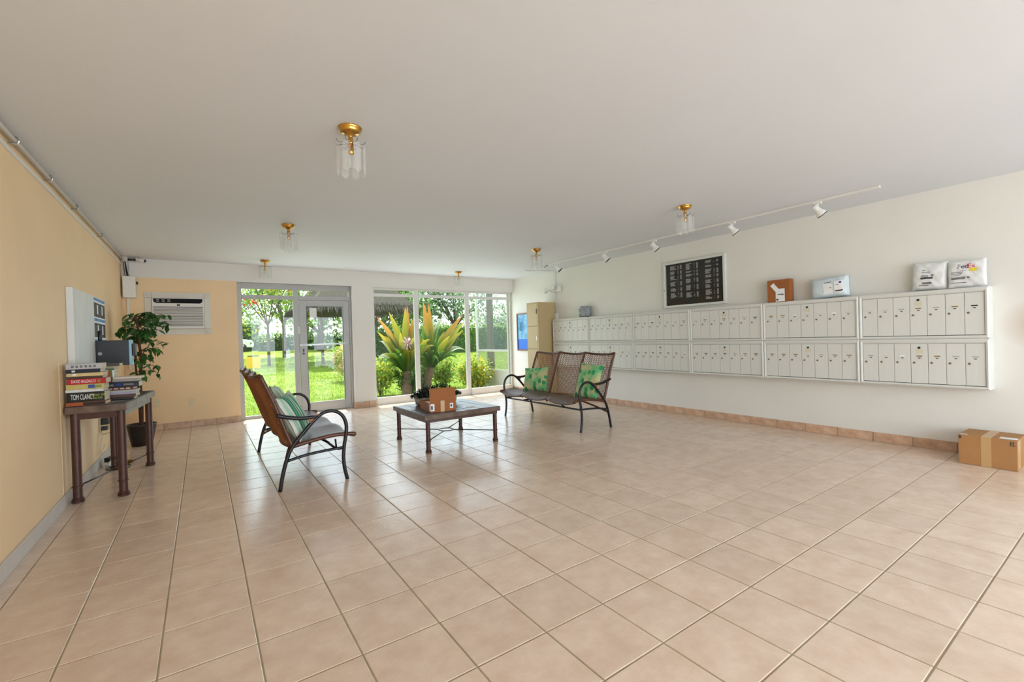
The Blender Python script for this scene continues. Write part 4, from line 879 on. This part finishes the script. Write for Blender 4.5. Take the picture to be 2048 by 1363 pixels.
# ---- giant crinum lilies
def crinum_mat(name, c0, c1):
    m = mat(name, c0, .4, trans=.45); n = m.node_tree; L = n.links.new; tc = n.nodes.new('ShaderNodeTexCoord')
    at = n.nodes.new('ShaderNodeAttribute'); at.attribute_name = 'along'
    rp = n.nodes.new('ShaderNodeValToRGB'); rp.color_ramp.elements[0].position = .35; rp.color_ramp.elements[0].color = srgb(*c0); rp.color_ramp.elements[1].position = .95; rp.color_ramp.elements[1].color = srgb(*c1); L(at.outputs['Fac'], rp.inputs[0])
    L(rp.outputs[0], n.nodes['Principled BSDF'].inputs['Base Color'])
    for nd in n.nodes:
        if nd.type == 'BSDF_TRANSLUCENT': L(rp.outputs[0], nd.inputs[0])
    return m
M['cr_y'] = crinum_mat('crinum_yellow', (112, 134, 36), (186, 172, 58)); M['cr_o'] = crinum_mat('crinum_orange', (120, 136, 38), (204, 138, 70)); M['cr_g'] = crinum_mat('crinum_green', (70, 108, 36), (104, 140, 56)); M['cr_w'] = crinum_mat('crinum_painted_sheen', (100, 132, 70), (200, 204, 184))  # cr_w: white highlights on the leaves painted as pale tips
def strap(t, a, b, bend, w, m, droop=0):
    a, b = Vector(a), Vector(b); mid = (a+b)/2+Vector(bend); n = 12; mb = MB(); al = []
    d0 = (b-a).normalized(); side = d0.cross(Vector((0, 1, 0)))
    vd = Vector((.9, -.26, 1.19))-t.location; face = (vd-a).normalized()
    side = d0.cross(face+Vector((rnd.uniform(-.5,.5), 0, rnd.uniform(-.2,.4)))).normalized()
    for i in range(n+1):
        s = i/n; p = a*(1-s)**2+mid*2*s*(1-s)+b*s*s
        if droop and s > .6: p = p+Vector((0, 0, -droop*((s-.6)/.4)**2))
        ww = w*.5*min(1, .42+1.5*s)*(1-max(0, (s-.35)/.65)**1.7)+.001
        nrm = side.cross(d0).normalized()
        for q in (-1, -.35, .35, 1): mb.v.append(tuple(p+side*ww*q+nrm*(abs(q)-.35)*ww*.55)); al.append(s)
    for i in range(n):
        for q in range(3): mb.f.append((i*4+q, i*4+q+1, i*4+5+q, i*4+4+q)); mb.m.append(0)
    me = mesh('leaf', mb, M[m], True); at = me.attributes.new('along', 'FLOAT', 'POINT'); at.data.foreach_set('value', al)
    return obj('leaf', me, None, t)
def crinum(label, base, crown, leaves, flower=None, stalk=None):
    t = thing('crinum_lily', label, 'plant', base, 0, 'giant crinum lilies outside the window'); c = Vector(crown)-Vector(base)
    rr = random.Random(len(leaves)); mb = MB(); pts = [Vector((0,0,-.03)).lerp(c, i/8) for i in range(9)]
    mb.tube(pts, [.125-.004*i+(.006 if i % 2 else 0) for i in range(9)], 12); obj('trunk', mb, mat('crinum_trunk', (136, 108, 92), .8, noise=.4, nscale=14, bump=.8, bscale=25), t, smooth=True)
    extra = []
    for i in range(26):
        a = i*2.399; e_ = rr.uniform(.25, 1.25); Ln = rr.uniform(.75, 1.2)
        dx, dy, dz = math.cos(a)*math.cos(e_)*Ln, math.sin(a)*math.cos(e_)*Ln*.8, math.sin(e_)*Ln
        extra.append((dx, dz, dy, rr.choice(('cr_g', 'cr_g', 'cr_y', 'cr_w') if e_ < .8 else ('cr_y', 'cr_g', 'cr_o')), rr.uniform(.10, .15), 0, .25*math.cos(e_), rr.uniform(.05, .3)*math.cos(e_)))
    for dx, dz, dy, m, w, bx, bz, dr in list(leaves)+extra:
        w *= .68 if m == 'cr_g' else 1.12
        strap(t, c+Vector((dx*.06, dy*.06, -.02)), c+Vector((dx, dy, dz)), (bx, 0, bz), w, m, dr)
    if stalk:
        obj('flower_stalk', MB().tube(smoothpath([c, c+Vector(stalk)*.5+Vector((.06,-.05,0)), c+Vector(stalk)], 5), .012, 7), mat('stalk_purple', (88, 46, 60), .5), t, smooth=True)
    if flower:
        f = c+Vector(flower); mb = MB()
        for i in range(120):
            a, e = rr.uniform(0, 6.283), rr.uniform(-.9, 1.3); d = Vector((math.cos(a)*math.cos(e), math.sin(a)*math.cos(e), math.sin(e)))
            mb.leaf(f+d*.015, d, (0.1, 0.2, 1), rr.uniform(.14,.21), .016, rr.choice((0, 0, 1)))
        o = obj('flower', mb, [mat('crinum_petal', (238, 222, 226), .5, trans=.3), mat('crinum_petal_pink', (176, 96, 120), .5, trans=.3)], t, label='spidery pale pink flower head'); o['kind'] = 'stuff'
Lv = [(-.72,1.32,-.1,'cr_o',.17,.22,.05,0),(-.38,1.44,.05,'cr_y',.19,.1,.1,0),(.10,1.62,.1,'cr_o',.15,.02,.1,0),(-.02,1.56,-.1,'cr_y',.15,-.05,.1,0),(.28,1.45,-.05,'cr_o',.17,-.12,.05,0),(.36,1.5,.1,'cr_g',.14,-.1,.05,0),(-.74,.98,-.15,'cr_y',.16,.1,.12,0),(-.76,.48,-.2,'cr_w',.15,.0,.28,.1),(-.74,.32,-.3,'cr_g',.14,.05,.3,.15),(-.45,.62,-.4,'cr_g',.16,.05,.2,.05),(.34,.72,-.45,'cr_g',.16,-.02,.25,.1),(.46,.92,.1,'cr_g',.15,-.05,.15,0),(.42,.38,-.35,'cr_g',.14,0,.25,.2),(-.25,.95,-.3,'cr_y',.17,0,.15,0),(.15,1.0,-.3,'cr_g',.16,0,.1,0),(-.6,.1,-.2,'cr_g',.12,0,.3,.25),(.3,1.15,.4,'cr_g',.15,0,.1,0),(-.5,.85,.4,'cr_w',.15,0,.2,.1),(.05,.7,.5,'cr_g',.15,0,.2,.1),(.05,.55,-.4,'cr_y',.17,0,.2,0),(-.15,.62,-.45,'cr_y',.16,0,.2,0)]
crinum('giant crinum lily with orange-tipped leaves and pink flower in the left window bay', (4.86, 9.95, gz(10)), (4.93, 10.1, .44), Lv, (-.09, -.35, .68), (-.09, -.35, .66))
Rv_ = [(-.14,1.66,.0,'cr_o',.19,.02,.1,0),(.05,1.62,.1,'cr_o',.16,.04,.1,0),(.97,1.32,.0,'cr_o',.18,-.15,.1,0),(.98,1.15,-.1,'cr_y',.17,-.1,.1,0),(.86,.92,-.2,'cr_y',.17,-.05,.12,0),(.92,.5,-.2,'cr_w',.15,-.05,.3,.12),(.55,1.42,.25,'cr_w',.13,-.2,.2,.15),(.28,1.4,.3,'cr_w',.13,-.05,.2,.12),(-.28,1.1,-.15,'cr_g',.18,.05,.1,0),(.3,1.05,.1,'cr_g',.19,-.1,.1,0),(-.32,.72,-.3,'cr_y',.16,.05,.2,0),(.42,.78,-.3,'cr_y',.17,0,.2,0),(-.3,.48,-.3,'cr_g',.15,0,.22,.1),(.1,.72,-.4,'cr_g',.17,0,.15,0),(.7,.25,-.3,'cr_g',.13,0,.3,.2),(.25,.45,-.45,'cr_g',.16,0,.2,.1),(-.1,.5,-.45,'cr_g',.16,0,.2,.1),(.6,.7,.4,'cr_g',.15,0,.2,0),(-.05,1.15,.3,'cr_g',.16,0,.1,0),(.85,.75,.2,'cr_g',.15,0,.2,.05)]
crinum('giant crinum lily with leaning trunk and spent dark flower stalk in the middle window bay', (5.40, 10.2, gz(10.2)), (5.60, 10.22, .50), Rv_, None, (.72, -.2, .78))

# ---- screened side wall of the porch
sw = thing('porch_screen', 'white framed insect screen wall with solid kick panel outside the right window', 'screen', (6.62, 8.17, -.06))
fr = MB(); L_ = 1.46; 
for y in (0, L_-.05): fr.box(-.025, .025, y, y+.05, 0, 2.5)
for z in (.46, .92, 2.42): fr.box(-.02, .02, .05, L_-.05, z, z+.05)
obj('frame', fr, M['alu_white'], sw, bevel=.003); obj('kick_panel', B(-.01, .01, .05, L_-.05, 0, .46), M['alu_white'], sw)
def mesh_screen():
    m = bpy.data.materials.new('insect_screen'); m.use_nodes = True; n = m.node_tree; p = n.nodes['Principled BSDF']; p.inputs['Base Color'].default_value = srgb(150, 156, 160); p.inputs['Roughness'].default_value = .7; p.inputs['Alpha'].default_value = .26; return m
ms = mesh_screen()
for z0, z1 in ((.51, .92), (.97, 2.42)): obj('insect_mesh', B(-.001, .001, .05, L_-.05, z0, z1), ms, sw)

# ---- trees, hedges, hut
def tree(label, x, y, th, cz, rx, rz, mats, seed, n=2600, ls=.28, trunk_r=.14, wts=None, blossoms=0, lean=0):
    t = thing('garden_tree', label, 'tree', (x, y, gz(y)-.03), 0, 'trees beyond the lawn'); r = random.Random(seed)
    pts = smoothpath([(0,0,0), (lean*.5, 0, th*.5), (lean, 0, th)], 4); obj('trunk', MB().tube(pts, [trunk_r*(1-.4*k/len(pts)) for k in range(len(pts))], 9), M['bark2'], t, smooth=True)
    bl = []
    for i in range(8):
        a = i*2.399+seed; e = Vector((math.cos(a)*rx*r.uniform(.5,.9), math.sin(a)*rx*r.uniform(.5,.9), cz+rz*r.uniform(-.5,.7))); q = Vector((lean, 0, th*.9)); bp = smoothpath([q, (q+e)/2+Vector((0,0,.2)), e], 4)
        obj('branch', MB().tube(bp, [trunk_r*.4*(1-.75*k/len(bp)) for k in range(len(bp))], 6), M['bark2'], t, smooth=True); bl.append(e)
    fo = MB(); cl = bl+[Vector((r.gauss(0,.5)*rx, r.gauss(0,.5)*rx, cz+r.gauss(0,.5)*rz)) for _ in range(22)]
    for i in range(n):
        c = r.choice(cl); p = c+Vector((r.gauss(0,1)*rx*.2, r.gauss(0,1)*rx*.2, r.gauss(0,1)*rz*.2))
        fo.leaf(p, (r.uniform(-1,1), r.uniform(-1,1), r.uniform(-.8,.4)), (r.uniform(-.4,.4), r.uniform(-.4,.4), 1), ls*r.uniform(.6,1.2), ls*.5*r.uniform(.7,1.2), r.choices(range(len(mats)), wts or [1]*len(mats))[0])
    for i in range(blossoms):
        c = r.choice(cl)
        for q in range(14): fo.leaf(c+Vector((r.gauss(0,.12), r.gauss(0,.12), r.gauss(0,.08))), (r.uniform(-1,1), r.uniform(-1,1), r.uniform(-1,1)), (0,0,1), .14, .12, len(mats)-1)
    o = obj('crown', fo, [M[k] for k in mats], t); o['kind'] = 'stuff'; return t
def hedge(label, x0, x1, y, h, d, mats, seed, n, ls=.22):
    t = thing('hedge', label, 'hedge', ((x0+x1)/2, y, gz(y)-.02)); r = random.Random(seed); L2 = (x1-x0)/2
    obj('core', B(-L2+.15, L2-.15, -d/2+.15, d/2-.15, 0, h-.2), M['lf_d'], t)
    fo = MB()
    for i in range(n):
        p = Vector((r.uniform(-L2, L2), r.choice((-d/2, r.uniform(-d/2, d/2))), h*r.random()**.7+r.gauss(0, .06)))
        fo.leaf(p, (r.uniform(-.6,.6), r.uniform(-1,.2), r.uniform(-.3,.8)), (0,0,1), ls*r.uniform(.6,1.2), ls*.55, r.choices(range(len(mats)), [3,2,1][:len(mats)])[0])
    o = obj('foliage', fo, [M[k] for k in mats], t); o['kind'] = 'stuff'; return t
tree('flowering tree with spreading bare branches and red blossoms behind the side light', 3.45, 23.5, 2.1, 4.0, 2.3, 1.5, ('lf_l', 'lf_g', 'lf_y', 'red'), 51, 2100, .24, .075, [3,3,1,0], 6)
tree('leafy green tree with ivy-covered trunk behind the door mullion', 5.0, 30, 2.2, 4.2, 2.0, 1.8, ('lf_g', 'lf_l', 'lf_d'), 52, 2000, .3, .13)
tree('far round green tree left of the side light view', 3.0, 50, 1.8, 4.2, 3.2, 2.0, ('lf_b', 'lf_g', 'lf_l'), 53, 1500, .45, .2)
tree('tall dark green tree behind the thatched hut', 11.2, 32, 2.0, 3.4, 2.8, 2.4, ('lf_d', 'lf_g', 'lf_g'), 54, 2600, .42, .25)
tree('grey-green fine-leaved tree above the middle window bay', 17.6, 32, 2.0, 3.7, 3.0, 2.2, ('lf_b', 'lf_g', 'lf_b'), 55, 2600, .38, .25)
tree('dark green tree between hut and grey-green tree', 14.6, 36, 2.0, 3.4, 3.0, 2.6, ('lf_d', 'lf_b', 'lf_g'), 56, 2600, .42, .25)
tree('far bluish tree line behind the porch screen', 29, 40, 1.4, 2.7, 4.5, 1.2, ('lf_b', 'lf_b', 'lf_g'), 57, 2200, .42, .25)
tree('low dark tree in the gap beside the glass door post', 8.6, 38, 1.6, 3.0, 2.6, 1.8, ('lf_g', 'lf_l', 'lf_b'), 58, 1800, .4, .2)
tree('slim grey trunk tree seen through the porch screen', 10.1, 14.6, 6.2, 8.0, 1.6, .8, ('lf_b', 'lf_d'), 59, 500, .3, .15)
hedge('trimmed green hedge behind the right window bays', 11.5, 34, 27.5, 1.85, 1.6, ('lf_l', 'lf_g', 'lf_d'), 61, 6500)
hedge('dark low hedge across the lawn behind the door', 4.6, 13.0, 41.5, 1.3, 1.2, ('lf_d', 'lf_g'), 62, 2200, .3)
hedge('pale green shrub border far left of the side light view', -6, 5.0, 44, 2.4, 2.0, ('lf_b', 'lf_l', 'lf_g'), 63, 2200, .4)
hedge('dense dark green bushes under the thatched hut edge', 7.6, 11.2, 25.5, 1.7, 1.4, ('lf_g', 'lf_d'), 64, 1600, .25)
ht = thing('thatched_hut', 'open thatched hut on posts across the lawn', 'hut', (6.8, 22.6, gz(22.6)))
M['thatch'] = mat('thatch', (92, 86, 76), .9, noise=.5, nscale=6, bump=.8, bscale=20, stretch=(4, 4, 1)); M['thatch_d'] = mat('thatch_painted_shade', (34, 30, 27), .95, noise=.4, nscale=8)  # thatch_d: darker copy with the shade under the roof in its colour
ex, ey, ez = 2.2, 3.2, 2.62
rf = MB(); rf.add([(-ex,-ey,ez),(ex,-ey,ez),(ex,ey,ez),(-ex,ey,ez),(0,-1.2,ez+2.6),(0,1.2,ez+2.6)], [(0,1,4),(1,2,5,4),(2,3,5),(3,0,4,5)])
ro = obj('roof', rf, M['thatch'], ht); md = ro.modifiers.new('thick', 'SOLIDIFY'); md.thickness = .25; md.offset = -1
obj('roof_shade_sheet', MB().add([(-ex+.1,-ey+.1,ez-.02),(ex-.1,-ey+.1,ez-.02),(ex-.1,ey-.1,ez-.02),(-ex+.1,ey-.1,ez-.02),(0,-1.2,ez+2.2),(0,1.2,ez+2.2)], [(0,1,4),(1,2,5,4),(2,3,5),(3,0,4,5)]), M['thatch_d'], ht)  # added dark sheet, painting the shade under the roof
rr = random.Random(8); fg = MB()
for (xa, ya), (xb, yb) in (((-ex,-ey),(ex,-ey)), ((ex,-ey),(ex,ey)), ((-ex,ey),(-ex,-ey)), ((ex,ey),(-ex,ey))):
    for i in range(130):
        s = rr.random(); p = Vector((xa+(xb-xa)*s, ya+(yb-ya)*s, ez+rr.uniform(0,.15))); n_ = Vector((p.x/ex, p.y/ey, 0))*.25
        fg.leaf(p, (n_.x+rr.uniform(-.2,.2), n_.y+rr.uniform(-.2,.2), -1), (0,1,.2), rr.uniform(.3,.55), .07)
o = obj('fringe', fg, M['thatch'], ht); o['kind'] = 'stuff'
for x, y in ((-1.15, .1), (1.35, .1)): obj('post', MB().tube([(x,y,-.05),(x,y,ez+.6)], .07, 10), M['bark2'], ht, smooth=True)
for y in (-1.4, .1, 1.6): obj('beam', B(-1.7, 1.7, y-.05, y+.05, ez+.05, ez+.17), M['thatch_d'], ht)
for x in (-1.15, 1.35): obj('beam', B(x-.05, x+.05, -2.6, 2.6, ez-.05, ez+.05), M['thatch_d'], ht)
plm = thing('palm_trunk', 'pale straight palm trunk at the left edge of the big window', 'tree', (6.31, 17.2, gz(17.2)-.03))
obj('trunk', MB().tube([(0,0,0),(.02,0,1.5),(.0,0,5.5)], [.14,.11,.1], 10), mat('palm_bark', (178, 164, 146), .8, noise=.3, nscale=10), plm, smooth=True)
for i in range(14):
    a = i*.45; e = Vector((math.cos(a)*2.0, math.sin(a)*2.0, 5.2+rnd.uniform(-.8,.6))); mb = MB(); P0 = Vector((0,0,5.5)); mdp = (P0+e)/2+Vector((0,0,.7))
    for k in range(26):
        s = (k+1)/27; p = P0*(1-s)**2+mdp*2*s*(1-s)+e*s*s
        for sg in (-1, 1): mb.leaf(p, (math.cos(a)*.5-sg*math.sin(a), math.sin(a)*.5+sg*math.cos(a), -.5), (0,0,1), .5*(1-.5*s), .05)
    obj('frond', mb, M['lf_g'], plm)
sg = thing('yellow_sign', 'yellow sign on a white post standing on the lawn', 'sign', (2.6, 20.9, gz(20.9)))
obj('post', B(-.02, .02, -.02, .02, -.02, .75), M['white_pl'], sg); obj('plate', B(-.25, .25, -.035, -.02, .12, .58), mat('sign_yellow', (232, 186, 50), .5), sg)
obj('crossbar', B(-.2, .2, -.03, .0, .6, .64), M['wire'], sg)
plain('garden_marker', B(4.98, 5.18, 29.1, 29.3, gz(29.2)-.03, gz(29.2)+.45), M['white_pl'], 'small white marker post on the lawn beyond the side light', 'marker', bevel=.02)
cr = thing('parked_car', 'white car parked far beyond the lawn at the left edge of the side light', 'car', (2.05, 41.2, gz(41.2)), R(8))
cp = [(-2.1,.35),(-2.15,.7),(-1.95,.9),(-1.3,.98),(-.75,1.42),(.75,1.45),(1.35,1.0),(2.0,.9),(2.15,.65),(2.1,.35)]
mb = MB(); n_ = len(cp); mb.add([(x, -.85, z) for x, z in cp]+[(x, .85, z) for x, z in cp], [tuple(range(n_)), tuple(range(n_, 2*n_))[::-1]]+[(i, n_+i, n_+(i+1) % n_, (i+1) % n_) for i in range(n_)]); obj('body', mb, mat('car_white', (236, 238, 240), .25), cr, bevel=.05)
obj('window', MB().add([(-1.15,-.86,1.0),(-.7,-.86,1.36),(.7,-.86,1.38),(1.15,-.86,1.02)], [(0,1,2,3)]), M['black'], cr)
for x in (-1.3, 1.3):
    for y in (-.8, .8): obj('wheel', MB().lathe([(.32,-.1),(.32,.1)], 18, M=Matrix.Rotation(R(90), 3, 'X'), c=(x, y, .32)), M['black'], cr)
